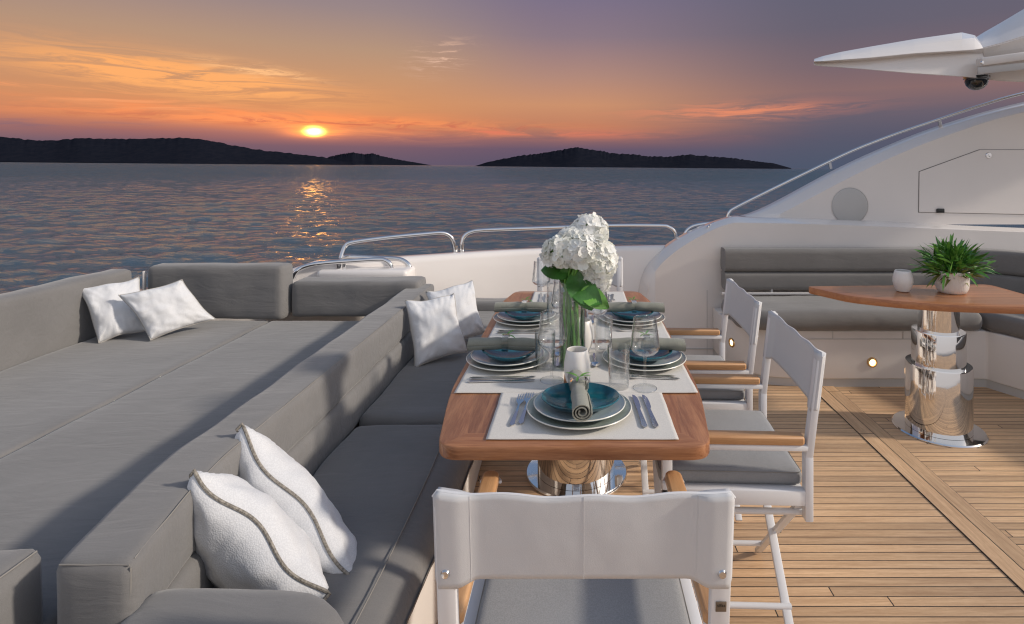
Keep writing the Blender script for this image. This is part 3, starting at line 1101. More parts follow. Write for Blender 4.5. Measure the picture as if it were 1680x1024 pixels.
dc.location = c

# ------------------------------------------------------------------ sofa group on the left


def cushion(name, x0, x1, y0, y1, z0, z1, r, label, cat='cushion', mat=None, group=None, wr=0.005, seed=1.0, puff=0.0, shape=None, res=0.03, parent=None, seams=()):
    c_ = Vector(((x0 + x1) / 2, (y0 + y1) / 2, (z0 + z1) / 2))
    o = warped_box(name, (x1 - x0, y1 - y0, z1 - z0), r, mat or GREY, parent, wr=wr, seed=seed, puff=puff, shape=shape, res=res)
    o.location = c_ if parent is None else c_ - parent.location
    if label:
        tag(o, label, cat, group)
    for pts in seams:
        q = MB().tube([Vector(p) - c_ for p in pts], 0.0010, 5)
        q.build('seam', STITCH, o)
    return o


def linepts(a, b, n=30, sag=0.0, seed=0.0):
    a, b = Vector(a), Vector(b)
    out_ = []
    for i in range(n + 1):
        p = a.lerp(b, i / n)
        out_.append(p + Vector((mnoise.noise(Vector((i * .35, seed, 0))) * sag, 0, mnoise.noise(Vector((i * .35, seed, 5))) * sag * .3)))
    return out_


tag(MB().prism([(-2.66, 0.2), (-1.04, 0.2), (-1.04, 3.52), (-2.66, 3.52)], 0.0, 0.41, bevel=0.01).build('sunpad', GELM), 'white moulded base under the large grey sunpad', 'sunpad')
cushion('sunpad_mattress', -2.57, -1.812, 0.3, 3.40, 0.41, 0.55, 0.018, 'outer half of the grey sunpad mattress, on the sea side of the seam', 'mattress', wr=0.0035, res=0.03, seed=3)
cushion('sunpad_mattress', -1.808, -1.052, 0.3, 3.40, 0.41, 0.55, 0.018, 'inner half of the grey sunpad mattress, next to the long dividing backrest', 'mattress', wr=0.0035, res=0.03, seed=9)
cushion('backrest', -2.71, -2.572, 0.2, 3.345, 0.40, 0.862, 0.03, 'long grey backrest along the outer left side of the sunpad', 'backrest', wr=0.006, seed=5)
cushion('bolster', -2.535, -1.735, 3.385, 3.53, 0.55, 0.868, 0.026, 'tall dark grey bolster at the far end of the sunpad', 'bolster', wr=0.007, seed=8, puff=0.0)
cushion('bolster', -1.715, -0.955, 3.445, 3.63, 0.55, 0.762, 0.022, 'lower dark grey bolster at the far end, in front of the steel rails', 'bolster', wr=0.006, seed=9)
# corner strap between bolsters
tag(MB().box((-2.553, 3.40, 0.735), (0.012, 0.02, 0.20), bevel=0.003).build('corner_post', GEL), 'thin white post in the gap at the far left corner of the sunpad', 'post')


def main_shape(p):
    q = Vector(p)
    w_ = 2.33 + p.y if False else p.y + 2.335
    if w_ < 1.50:
        q.x += 0.072 * ((1.50 - w_) / 0.43) ** 1.4
    return q


# backrest between sunpad and dining bench
br = empty('backrest', (-0.97, 2.33, 0.45), 0, 'long grey backrest between the sunpad and the dining bench', 'backrest')
cushion('upper_cushion', -1.050, -0.898, 1.07, 3.60, 0.565, 0.722, 0.020, None, parent=br, wr=0.006, seed=12, res=0.022, shape=main_shape)
cushion('lower_cushion', -1.046, -0.886, 1.10, 3.60, 0.40, 0.568, 0.025, None, parent=br, wr=0.006, seed=14, res=0.025, shape=main_shape)
def bent(p):
    q = Vector(p)
    if q.y < 1.50:
        q.x += 0.072 * ((1.50 - q.y) / 0.43) ** 1.4
    return q - br.location


m = MB()
m.tube([bent(p) for p in linepts((-0.9045, 1.09, 0.7185), (-0.9045, 3.58, 0.7185), 80, 0.002, 2)], 0.0017, 5)
m.tube([bent(p) for p in linepts((-1.036, 1.0755, 0.7165), (-0.906, 1.0755, 0.7165), 10, 0.002, 3)], 0.0017, 5)
m.tube([bent(p) for p in linepts((-0.9035, 1.0755, 0.712), (-0.9035, 1.0755, 0.575), 10, 0.002, 3)], 0.0017, 5)
m.build('stitching', STITCH, br)


def nl_shape(p):
    q = Vector(p)
    if p.z > 0:
        q.z += -0.035 * (p.y < 0) * (-p.y / 0.25)
    return q


o = cushion('bolster', -2.3, -1.062, 0.62, 1.165, 0.42, 0.705, 0.035, 'grey bolster at the near end of the sunpad, cut off by the left edge', 'bolster', wr=0.006, seed=17)
m = MB().tube([Vector(p) - o.location for p in linepts((-1.066, 0.64, 0.695), (-1.068, 1.14, 0.6985), 20, 0.002, 3)], 0.0020, 5)
m.build('stitching', STITCH, o)

# dining bench
tag(MB().prism([(-0.94, 0.2), (-0.475, 0.2), (-0.445, 1.1), (-0.455, 2.2), (-0.5, 3.6), (-0.3, 4.15), (-0.94, 4.15)], 0.0, 0.315, bevel=0.008).build('dining_bench', GELM), 'white base of the dining bench beside the table', 'bench')


def seat_shape(p):
    q = Vector(p)
    if p.x > 0.10:
        t = (p.x - 0.10) / 0.15
        if p.z > 0:
            q.z -= 0.045 * t * t
        q.x -= 0.02 * max(0, -p.z / 0.07) * t
    q.x += 0.02 * math.sin((p.y + 0.2) * 2.0) * (p.x > 0) * p.x / 0.25
    return q


o = cushion('seat_cushion', -0.885, -0.405, 0.95, 2.278, 0.315, 0.452, 0.045, 'near grey seat cushion of the dining bench with rolled front edge', 'seat cushion', wr=0.006, seed=21, shape=seat_shape, res=0.022)
m = MB().tube([Vector(p) - o.location for p in catmull([(-0.50, 0.98, 0.4515), (-0.487, 1.5, 0.4525), (-0.492, 2.0, 0.452), (-0.515, 2.2, 0.4515), (-0.55, 2.27, 0.445)], 10)], 0.0018, 5)
m.build('stitching', STITCH, o)
o = cushion('seat_cushion', -0.885, -0.425, 2.292, 3.98, 0.315, 0.462, 0.045, 'far grey seat cushion of the dining bench under two white pillows', 'seat cushion', wr=0.006, seed=25, shape=seat_shape, res=0.025)
cushion('backrest', -0.93, -0.28, 3.93, 4.10, 0.30, 0.525, 0.035, 'short grey backrest closing the far end of the dining bench', 'backrest', wr=0.005, seed=28)


def arm_shape(p):
    q = Vector(p)
    if p.x > 0:
        q.y = p.y * (1 - 0.35 * (p.x / 0.22) ** 3) if p.x < 0.25 else p.y
        q.z = p.z - 0.05 * (max(0, p.x - 0.10) / 0.12) ** 2 * (p.z > 0)
    return q


o = cushion('bolster', -0.86, -0.415, 0.74, 1.165, 0.455, 0.632, 0.05, 'rounded grey bolster lying across the near end of the dining bench', 'bolster', wr=0.005, seed=31, shape=arm_shape)
m = MB().tube([Vector(p) - o.location for p in catmull([(-0.43, 0.82, 0.575), (-0.425, 0.95, 0.577), (-0.44, 1.04, 0.58)], 6)], 0.0012, 5)
m.build('stitching', STITCH, o)


# ------------------------------------------------------------------ pillows
ROPEL = pbr('pale_cord', (0.42, 0.40, 0.37), 0.9)
def pillow(label, TL, TR, BR, BL, thick, seed, group=None, facing=None, sag=0.0, cord=None):
    TL, TR, BR, BL = [Vector(v) for v in (TL, TR, BR, BL)]
    cen = (TL + TR + BR + BL) / 4
    nrm = ((TR - BL).cross(TL - BR)).normalized()
    n = 34
    V, Fc = [], []
    idx = {}

    def S(u, v):
        a = (u + 1) / 2
        b = (v + 1) / 2
        return (BL * (1 - a) + BR * a) * (1 - b) + (TL * (1 - a) + TR * a) * b

    def pos(i, j, side):
        u, v = i / n * 2 - 1, j / n * 2 - 1
        u = math.sin(u * math.pi / 2) * .35 + u * .65
        v = math.sin(v * math.pi / 2) * .35 + v * .65
        # edges draw in between the corners
        uu = u * (1 - 0.085 * (1 - v * v))
        vv = v * (1 - 0.085 * (1 - u * u))
        P = S(uu, vv)
        a = max(0, 1 - u * u) * max(0, 1 - v * v)
        t = thick * (a ** 0.42)
        edge = max(abs(u), abs(v))
        t += 0.010 * nval((u * 1.3, v * 1.3, side * 3), 1.6, seed) * (a > 0) * min(1, a * 4)
        # radial creases running in from corners and edges
        ang = math.atan2(v, u)
        t += 0.0045 * math.sin(ang * 22 + 4 * nval((u, v, 0), 2, seed + 3)) * (edge ** 4) * min(1, a * 9)
        w = 0.012 * math.sin(seed + (u if abs(v) > abs(u) else v) * 5.0 + 2 * (abs(v) > abs(u))) * edge ** 3
        P = P + nrm * (t * side + w)
        P.z -= sag * (1 - v * v) * 0.0
        return P - cen
    for side in (1, -1):
        for i in range(n + 1):
            for j in range(n + 1):
                e = i in (0, n) or j in (0, n)
                k = (i, j, 0 if e else side)
                if k not in idx:
                    idx[k] = len(V)
                    V.append(pos(i, j, side if not e else 0))
        for i in range(n):
            for j in range(n):
                q = []
                for (a, b) in ((i, j), (i + 1, j), (i + 1, j + 1), (i, j + 1)):
                    e = a in (0, n) or b in (0, n)
                    q.append(idx[(a, b, 0 if e else side)])
                Fc.append(q if side > 0 else q[::-1])
    o = mesh('throw_pillow', V, Fc, PILLOW)
    o.location = cen
    tag(o, label, 'pillow', group or 'white throw pillows on the sofas')
    ring = [V[idx[(i, 0, 0)]] for i in range(n)] + [V[idx[(n, j, 0)]] for j in range(n)] + [V[idx[(n - i, n, 0)]] for i in range(n)] + [V[idx[(0, n - j, 0)]] for j in range(n)]
    MB().tube(ring, 0.0042 if cord else 0.0028, 7, closed=True).build('piping', cord or ROPEL, o)
    return o


# two near pillows seen edge-on
def edge_pillow(label, top, bottom, alpha, size, thick, seed):
    top, bottom = Vector(top), Vector(bottom)
    e = (bottom - top).normalized()
    y = Vector((0, 1, 0))
    y = (y - e * y.dot(e)).normalized()
    n0 = e.cross(y)
    if n0.x < 0:
        n0 = -n0
    w = (y * math.cos(alpha) + n0 * math.sin(alpha)).normalized()
    return pillow(label, top, top + w * size, bottom + w * size, bottom, thick, seed, cord=ROPE)


edge_pillow('white textured pillow nearest the camera, leaning on the grey backrest', px(321, 770, 1.33), px(536, 980, 1.30), R(-52), 0.355, 0.092, 1.0)
edge_pillow('white textured pillow second from the camera, leaning behind the nearest one', px(391, 700, 1.56), px(583, 946, 1.43), R(-48), 0.38, 0.090, 2.3)
pillow('white pillow on the far dining bench, front one of the pair by the table', px(664, 494, 3.00), px(744, 482, 3.10), px(768, 577, 3.00), px(681, 604, 2.85), 0.065, 4.0)
pillow('white pillow on the far dining bench, standing behind the other beside the bulwark', px(699, 479, 3.28), px(776, 459, 3.42), px(795, 545, 3.28), px(716, 582, 3.10), 0.065, 5.2)
pillow('white pillow in the far left corner of the sunpad, partly behind another', px(129, 472, 3.00), px(229, 455, 3.20), px(240, 543, 3.08), px(162, 563, 2.95), 0.06, 6.4)
pillow('white pillow lying tilted in front of another in the far left corner of the sunpad', px(195, 484, 2.99), px(299, 459, 3.14), px(353, 524, 3.22), px(247, 558, 2.98), 0.06, 7.1)

# ------------------------------------------------------------------ dining table
dt = empty('dining_table', (-0.012, 2.37, 0), 0, 'long varnished teak dining table laid for six', 'dining table')


def top_poly(x_half_end, x_half, y0, y1, t, rc, yc=2.37, xc=-0.012, taper=0.36):
    base = [(-x_half_end, y0), (x_half_end, y0), (x_half, y0 + taper), (x_half, y1 - taper * 0.8), (x_half_end, y1), (-x_half_end, y1), (-x_half, y1 - taper * 0.8), (-x_half, y0 + taper)]
    out_ = []
    N = len(base)
    for i, p in enumerate(base):
        p = Vector(p)
        a = (Vector(base[i - 1]) - p)
        b = (Vector(base[(i + 1) % N]) - p)
        r_ = rc if i in (0, 1, 4, 5) else 0.12
        A = p + a.normalized() * r_
        B = p + b.normalized() * r_
        k = 8 if i in (0, 1, 4, 5) else 4
        for s in range(k + 1):
            t_ = s / k
            q = A * (1 - t_) ** 2 + p * 2 * t_ * (1 - t_) + B * t_ ** 2
            out_.append((q.x, q.y - yc))
    return out_


def inlaid_top(name, outer, inner, z0, z1, mats, parent, end_y=None):
    """slab with a mitred border: ring quads between two outlines of equal count"""
    bm = bmesh.new()
    N_ = len(outer)

    def ring(pl, z, sh=0.0):
        return [bm.verts.new((x, y, z)) for x, y in pl]
    cx = sum(p[0] for p in outer) / N_
    cy = sum(p[1] for p in outer) / N_

    def shrink(pl, q):
        o_ = []
        for i in range(len(pl)):
            a, b_, c_ = Vector(pl[i - 1]), Vector(pl[i]), Vector(pl[(i + 1) % len(pl)])
            t = (c_ - a).normalized()
            o_.append((b_.x - t.y * q, b_.y + t.x * q))
        return o_
    R0 = ring(shrink(outer, 0.005), z0)
    R1 = ring(shrink(outer, 0.0015), z0 + 0.0015)
    R2 = ring(outer, z0 + 0.005)
    R3 = ring(outer, z1 - 0.005)
    R4 = ring(shrink(outer, 0.0015), z1 - 0.0015)
    R5 = ring(shrink(outer, 0.005), z1)
    R6 = ring(inner, z1)
    bm.faces.new(R0[::-1])
    f0 = bm.faces.new(R6)
    f0.material_index = 0
    for A, B in zip((R0, R1, R2, R3, R4, R5), (R1, R2, R3, R4, R5, R6)):
        for i in range(N_):
            k = (i + 1) % N_
            f = bm.faces.new((A[i], A[k], B[k], B[i]))
            dx, dy = abs(A[i].co.x - A[k].co.x), abs(A[i].co.y - A[k].co.y)
            f.material_index = 1 if dx > dy else 2
    return bmobj(name, bm, mats, parent, True, 30)


TEAKY2 = wood('teak_border_along', 'y')
inlaid_top('tabletop', top_poly(0.348, 0.396, 1.468, 3.272, 0, 0.055), top_poly(0.285, 0.326, 1.540, 3.200, 0, 0.006), 0.708, 0.745, [TEAKY, TEAKX, TEAKY2], dt)
ped = MB()
ped.lathe([(0, 0.012), (0.235, 0.012), (0.24, 0.006), (0.24, 0.0), (0, 0.0)], 72, c=(-0.0, 0.38, 0), sy=1.0)
ped.build('base_plate', CHROME, dt)
MB().lathe([(0.183, 0.013), (0.183, 0.34), (0.178, 0.345), (0, 0.345)], 72, c=(-0.002, 0.38, 0), sy=1.0).build('pedestal_lower', CHROME, dt)
MB().lathe([(0.150, 0.346), (0.150, 0.56), (0.146, 0.565), (0, 0.565)], 64, c=(-0.002, 0.38, 0), sy=1.0).build('pedestal_middle', CHROME, dt)
MB().lathe([(0.118, 0.566), (0.118, 0.707)], 64, c=(-0.002, 0.38, 0), sy=1.0).build('pedestal_upper', CHROME, dt)

# ------------------------------------------------------------------ corner bench, right
bb = empty('corner_bench', (2.0, 4.0, 0), 0, 'white moulded corner bench base with small round courtesy lights', 'bench')
OFF = Vector((2.0, 4.0, 0))
base_pts = [tuple(p)[:2] for p in catmull([(1.02, 4.40, 0), (1.04, 4.12, 0), (1.18, 3.88, 0), (1.42, 3.80, 0), (2.0, 3.79, 0), (2.58, 3.79, 0), (2.70, 3.70, 0), (2.95, 3.15, 0), (3.2, 2.4, 0), (3.5, 1.4, 0)], 6)]
base_pts += [(4.6, 1.4), (4.6, 4.40)]
m = MB().prism([(x - 2, y - 4) for x, y in base_pts], 0.055, 0.372, bevel=0.008)
m.build('side_panel', GELM, bb)
m = MB().prism([((x - 2) * 1.0 + 0.006, y - 4 + 0.014) for x, y in base_pts], 0.0, 0.056)
m.build('kick_plinth', GELG, bb)
m = MB()
for xx in (1.66, 2.12):
    m.box((xx - 2, 3.789 - 4, 0.343), (0.004, 0.004, 0.05))
m.box((1.98 - 2, 3.788 - 4, 0.318), (1.0, 0.004, 0.004))
m.build('panel_joint', GELG, bb, smooth=False)


def courtesy(x, y, z, ang):
    o = empty('courtesy_light', (x - 2, y - 4, z), ang)
    o.parent = bb
    rot = Matrix.Rotation(R(90), 4, 'X')
    m = MB().lathe([(0.020, 0.004), (0.022, 0.009), (0.030, 0.009), (0.034, 0.003), (0.034, -0.004)], 32)
    m.bm.transform(rot)
    m.build('bezel', BRASS, o)
    m = MB().lathe([(0, 0.006), (0.019, 0.004), (0.0205, 0.0)], 24)
    m.bm.transform(rot)
    m.build('lamp', GLOW, o)


courtesy(1.918, 3.789, 0.165, 0)
courtesy(1.07, 4.05, 0.215, R(-70))
o = warped_box('seat_cushion', (1.60, 0.50, 0.128), 0.055, GREYB, None, wr=0.006, seed=41, puff=0.012, res=0.025,
               shape=lambda p: Vector((p.x, p.y + (0.10 * max(0, (-p.x - 0.55) / 0.25) ** 2 if p.y < 0 else 0) - 0.0, p.z)))
o.location = (1.83, 3.985, 0.437)
tag(o, 'long grey seat cushion of the right corner bench, in front of the superstructure', 'seat cushion')
m = MB().prism([tuple(Vector(p) - Vector((3.3, 3.2))) for p in [(2.655, 3.745), (2.70, 3.70), (2.92, 3.15), (3.16, 2.4), (3.45, 1.4), (4.3, 1.4), (4.3, 4.22), (2.655, 4.22)]], -0.064, 0.062, bevel=0.04, seg=5)
o = m.build('seat_cushion', GREYB, angle=60)
o.location = (3.3, 3.2, 0.437)
tag(o, 'grey seat cushion at the right edge, behind the teak side table', 'seat cushion')
bpth = [tuple(p) for p in catmull([(1.075, 4.25, 0), (1.3, 4.25, 0), (1.8, 4.25, 0), (2.3, 4.25, 0), (2.8, 4.25, 0), (3.08, 4.12, 0), (3.35, 3.75, 0), (3.6, 3.1, 0), (3.85, 2.2, 0), (4.0, 1.2, 0)], 9)]
bk = empty('backrest', (-2.0, -4.0, 0), 0)
bk.parent = bb
sweep('upper_roll', bpth, rrect(0.15, 0.668, 0.838, 0.035), GREYB, bk, angle=60)
sweep('lower_roll', bpth, rrect(0.13, 0.535, 0.664, 0.028), GREYB, bk, angle=60)
m = MB().box((2.0, 4.26, 0.512), (1.9, 0.03, 0.016), bevel=0.004)
m.build('ledge_strip', GEL, bk)
m = MB().box((1.42, 4.33, 0.52), (0.012, 0.14, 0.10), bevel=0.002)
m.build('support', GELG, bk)

# ------------------------------------------------------------------ side table with plant
stb = empty('side_table', (2.0, 3.2, 0), 0, 'rounded triangular teak side table on a telescopic steel pedestal', 'side table')


def rounded(base, rc, k=8):
    out_ = []
    N = len(base)
    for i, p in enumerate(base):
        p = Vector(p)
        a = (Vector(base[i - 1]) - p)
        b = (Vector(base[(i + 1) % N]) - p)
        r_ = rc[i]
        A = p + a.normalized() * r_
        B = p + b.normalized() * r_
        if r_ == 0:
            out_.append((p.x, p.y))
            continue
        for s in range(k + 1):
            t_ = s / k
            q = A * (1 - t_) ** 2 + p * 2 * t_ * (1 - t_) + B * t_ ** 2
            out_.append((q.x, q.y))
    return out_


tp = rounded([(1.36, 3.475), (1.50, 3.22), (1.70, 3.10), (1.90, 3.025), (2.15, 2.985), (2.52, 2.96), (2.50, 3.535)], [0.04, 0.07, 0.08, 0.08, 0.1, 0.08, 0.07])
tp = [(x - 2.0, y - 3.2) for x, y in tp]
ti = rounded([(1.515, 3.432), (1.57, 3.270), (1.73, 3.160), (1.91, 3.085), (2.15, 3.045), (2.462, 3.02), (2.448, 3.485)], [0.01, 0.05, 0.06, 0.06, 0.08, 0.03, 0.03])
ti = [(x - 2.0, y - 3.2) for x, y in ti]
TB = wood('side_table_border', 'x', base=(0.46, 0.20, 0.085), dark=(0.34, 0.13, 0.055))
inlaid_top('tabletop', tp, ti, 0.690, 0.730, [TRIW, TB, TB], stb)
pc = (-0.015, 0.0, 0)
MB().lathe([(0, 0.012), (0.222, 0.012), (0.228, 0.006), (0.228, 0.0), (0, 0.0)], 80, c=pc).build('base_plate', CHROME, stb)
MB().lathe([(0.162, 0.013), (0.162, 0.358), (0.159, 0.366), (0.125, 0.366)], 72, c=pc).build('pedestal_lower', CHROME, stb)
MB().lathe([(0.131, 0.340), (0.131, 0.542), (0.128, 0.549), (0.095, 0.549)], 72, c=pc).build('pedestal_middle', CHROME, stb)
MB().lathe([(0.100, 0.520), (0.100, 0.690)], 64, c=pc).build('pedestal_upper', CHROME, stb)


def candle_holder(label, loc, s=1.0):
    prof = [(0, 0.0), (0.018, 0.0), (0.026, 0.004), (0.036, 0.030), (0.041, 0.055), (0.0405, 0.078), (0.0365, 0.100), (0.0325, 0.118), (0.031, 0.1195), (0.0295, 0.118),
            (0.0335, 0.100), (0.0375, 0.078), (0.038, 0.055), (0.033, 0.030), (0.020, 0.012), (0, 0.010)]
    o = MB().lathe([(a * s, b * s) for a, b in prof], 48).build('candle_holder', CERW)
    o.location = loc
    return tag(o, label, 'candle holder', 'white rounded candle holders')


candle_holder('matt white candle holder on the dining table, just behind the front plate', (-0.006, 1.853, 0.745), 1.04)
candle_holder('matt white candle holder half hidden behind the glass flower vase', (0.012, 2.20, 0.745), 1.05)
candle_holder('white candle holder on the triangular side table beside the plant pot', (1.862, 3.33, 0.730), 1.18).scale = (1.10, 1.10, 0.86)

# plant
pt = empty('potted_plant', (2.125, 3.30, 0.730), 0, 'bushy green plant in a ribbed white pot on the side table', 'plant')
MB().lathe([(0, 0.0), (0.058, 0.0), (0.070, 0.006), (0.081, 0.030), (0.085, 0.065), (0.085, 0.125), (0.082, 0.127), (0.079, 0.123), (0.078, 0.105), (0, 0.105)], 160, ribs=56, rib=0.022).build('pot', CERW, pt)
MB().lathe([(0.0, 0.112), (0.04, 0.111), (0.0775, 0.106)], 24).build('soil', SOIL, pt)


def leaf_blade(V, Fc, base, d, length, width, droop=0.3, fold=0.3, n=6, twist=0.0):
    d = Vector(d).normalized()
    side = d.cross(Vector((0, 0, 1)))
    if side.length < 0.05:
        side = Vector((1, 0, 0))
    side.normalize()
    side = Matrix.Rotation(twist, 3, d) @ side
    up = side.cross(d)
    b0 = len(V)
    for i in range(n + 1):
        t = i / n
        c_ = base + d * length * t + Vector((0, 0, -1)) * droop * length * t * t
        w = width * (math.sin(math.pi * min(1, t ** 0.75)) ** 0.8 if t < 1 else 0) * 0.5
        if i == 0:
            w = width * 0.06
        V.append(c_ - side * w + up * w * fold)
        V.append(c_)
        V.append(c_ + side * w + up * w * fold)
    for i in range(n):
        a = b0 + i * 3
        Fc.append((a, a + 1, a + 4, a + 3))
        Fc.append((a + 1, a + 2, a + 5, a + 4))


rp = random.Random(11)
for nm, mat_, cnt, zlo in (('leaf', LEAFD, 190, 0), ('leaf', LEAFB, 260, 0), ('leaf', LEAFO, 60, 1)):
    V, Fc = [], []
    for k in range(cnt):
        # leaves sit along short shoots radiating from the pot
        a = rp.uniform(0, 2 * math.pi)
        el = rp.uniform(R(6), R(80)) if not zlo else rp.uniform(R(-2), R(28))
        dr = Vector((math.cos(a) * math.cos(el) * 0.95, math.sin(a) * math.cos(el) * 0.9, math.sin(el) * 1.12))
        rad = rp.uniform(0.03, 0.165 if not zlo else 0.08) * (0.72 + 0.45 * math.cos(el))
        base = Vector((0, 0, 0.10)) + dr * rad
        dd = (dr + Vector((rp.gauss(0, .38), rp.gauss(0, .38), rp.gauss(0.05, .3)))).normalized()
        leaf_blade(V, Fc, base, dd, rp.uniform(0.060, 0.120), rp.uniform(0.011, 0.020), droop=rp.uniform(0.0, 0.35), fold=rp.uniform(0.1, 0.5), twist=rp.gauss(0, .5))
    mesh('foliage', V, Fc, mat_, pt)
V, Fc = [], []
m = MB()
for k in range(26):
    a = rp.uniform(0, 2 * math.pi)
    el = rp.uniform(R(10), R(75))
    dr = Vector((math.cos(a) * math.cos(el), math.sin(a) * math.cos(el), math.sin(el)))
    m.tube([Vector((0, 0, 0.10)) + dr * 0.01, Vector((0, 0, 0.10)) + dr * 0.07, Vector((0, 0, 0.095)) + dr * 0.14], 0.0018, 5)
m.build('stems', STEMM, pt)

# ------------------------------------------------------------------ director's chairs
def make_chair():
    root = empty('dining_chair', (0, 0, 0))

    def lean(z):
        return -(max(z, 0.60) - 0.60) * 0.12
    for s in (-1, 1):
        x = 0.236 * s
        m = MB()
        m.bar((x, 0, 0.41), (x, 0, 0.603), 0.0345, 0.024, bevel=0.004, up=(0, 1, 0))
        m.bar((x, 0, 0.598), (x, lean(0.885), 0.885), 0.034, 0.0225, bevel=0.004, up=(0, 1, 0))
        m.build('back_post', ALU, root)
        MB().bar((x, 0.415, 0.36), (x, 0.415, 0.617), 0.030, 0.030, bevel=0.004, up=(0, 1, 0)).build('front_post', ALU, root)
        MB().bar((x, 0.005, 0.478), (x, 0.43, 0.478), 0.030, 0.045, bevel=0.004).build('seat_rail', ALU, root)
        m = MB().bar((x, 0.0, 0.626), (x, 0.47, 0.626), 0.034, 0.018, bevel=0.004)
        am = m.build('arm_rail', ALU, root)
        # teak arm with rounded nose
        pts = []
        w = 0.0215
        for k in range(9):
            a = R(180 * k / 8)
            pts.append((x + w * math.cos(a), 0.475 + w * math.sin(a)))
        pts += [(x - w, 0.020), (x - w + 0.006, 0.014), (x + w - 0.006, 0.014), (x + w, 0.020)]
        MB().prism(pts, 0.635, 0.662, bevel=0.007, seg=3).build('armrest', ARMW, root)
        # white nose cap wrapping the arm end
        cap = []
        for k in range(13):
            a = R(180 * k / 12)
            cap.append((x + (w + 0.003) * math.cos(a), 0.475 + (w + 0.003) * math.sin(a), 0.640))
        MB().tube(cap, 0.0042, 6).build('arm_cap', ALU, root)
        for yy in (0.028, 0.400):
            a_ = (0.222 * s, yy + 0.008 * s, 0.445)
            b_ = (-0.222 * s, yy + 0.008 * s, 0.012)
            m = MB().bar(a_, b_, 0.013, 0.027, bevel=0.003, up=(0, 1, 0))
            lg = m.build('leg', ALU, root)
        MB().tube([(0.212 * s, 0.0, 0.418), (0.212 * s, 0.43, 0.418)], 0.0095, 10).build('cross_rod', ALU, root)
        MB().tube([(0.150 * s, 0.02, 0.085), (0.150 * s, 0.42, 0.085)], 0.0095, 10).build('cross_rod', ALU, root)
        # pivot screws
        m = MB()
        for yy in (-0.004,):
            q = MB().lathe([(0, 0.006), (0.006, 0.005), (0.009, 0)], 12)
            q.bm.transform(Matrix.Translation((0.236 * s, lean(0.762) - 0.0125, 0.762)) @ Matrix.Rotation(R(90), 4, 'X'))
            q.build('screw', STEEL, root)
        m.bm.free()
    q = MB().lathe([(0, 0.005), (0.006, 0.004), (0.008, 0)], 12)
    q.bm.transform(Matrix.Translation((0, 0.008, 0.228)) @ Matrix.Rotation(R(90), 4, 'X'))
    q.build('screw', STEEL, root)
    MB().box((0, 0.215, 0.492), (0.44, 0.41, 0.008), bevel=0.002).build('seat_sling', BATY, root)
    o = warped_box('seat_cushion', (0.435, 0.43, 0.044), 0.014, SEATG, root, wr=0.003, seed=51, puff=0.007, res=0.014)
    o.location = (0, 0.222, 0.520)
    m = MB()
    for zz in (0.537,):
        loop = []
        for (a, b) in ((-1, -1), (1, -1), (1, 1), (-1, 1)):
            for k in range(7):
                t = R(-180 + 90 * ((0, 1, 2, 3)[[(-1, -1), (1, -1), (1, 1), (-1, 1)].index((a, b))]) + 90 * k / 6)
                loop.append((a * (0.2155 - 0.014) + 0.0145 * math.cos(t), 0.222 + b * (0.212 - 0.014) + 0.0145 * math.sin(t), zz))
        m.tube(loop, 0.0013, 5, closed=True)
    m.build('piping', STITCH, root)
    # back panel: fabric sleeve stretched between the posts
    V, Fc = [], []
    nx_, nz_ = 64, 16
    xs = [-0.257 + 0.514 * i / nx_ for i in range(nx_ + 1)]

    def surf(i, j, side):
        x = xs[i]
        t = j / nz_
        ax = abs(x)
        e = max(0.0, min(1.0, (ax - 0.178) / 0.042))
        e = e * e * (3 - 2 * e)
        th = 0.0026 + (0.0122 - 0.0026) * e
        endr = max(0.0, (ax - 0.249) / 0.008)
        th *= math.sqrt(max(0.0, 1 - min(1, endr) ** 2)) if endr > 0 else 1
        ztop = 0.905 - 0.006 * (1 - (x / 0.257) ** 2) ** 1.2 + 0.0022 * math.sin(x * 44 + 1) + 0.0005 * e
        zbot = 0.745 + 0.004 * (1 - (x / 0.257) ** 2) - 0.012 * e
        if ax > 0.249:
            ztop -= 0.012 * min(1, endr) ** 2
            zbot += 0.010 * min(1, endr) ** 2
        z = zbot + (ztop - zbot) * t
        sagm = 0.009 * (1 - (x / 0.257) ** 2)
        y = lean(z) - sagm * (0.7 + 0.3 * math.sin(t * 3)) + side * th + 0.0012 * nval((x, z, 0), 9, 3.3) * (1 - e)
        return (x, y, z)
    for side in (1, -1):
        b0 = len(V)
        for i in range(nx_ + 1):
            for j in range(nz_ + 1):
                V.append(surf(i, j, side))
        for i in range(nx_):
            for j in range(nz_):
                a = b0 + i * (nz_ + 1) + j
                q = (a, a + nz_ + 1, a + nz_ + 2, a + 1)
                Fc.append(q if side < 0 else q[::-1])
    H = (nx_ + 1) * (nz_ + 1)
    for i in range(nx_):
        a = i * (nz_ + 1)
        Fc.append((a, a + nz_ + 1, H + a + nz_ + 1, H + a))
        a += nz_
        Fc.append((a, H + a, H + a + nz_ + 1, a + nz_ + 1))
    bp_ = mesh('back_panel', V, Fc, BATY, root)
    top = [Vector(surf(i, nz_, 0)) + Vector((0, 0, 0.0005)) for i in range(nx_ + 1)]
    MB().tube(top, 0.0022, 6).build('hem', ALU, bp_)
    for xx in (-0.193, 0.003, 0.193):
        i = min(range(nx_ + 1), key=lambda q: abs(xs[q] - xx))
        MB().tube([Vector(surf(i, j, -1)) for j in range(nz_ + 1)], 0.0006, 5).build('seam', BATY, bp_)
    return root


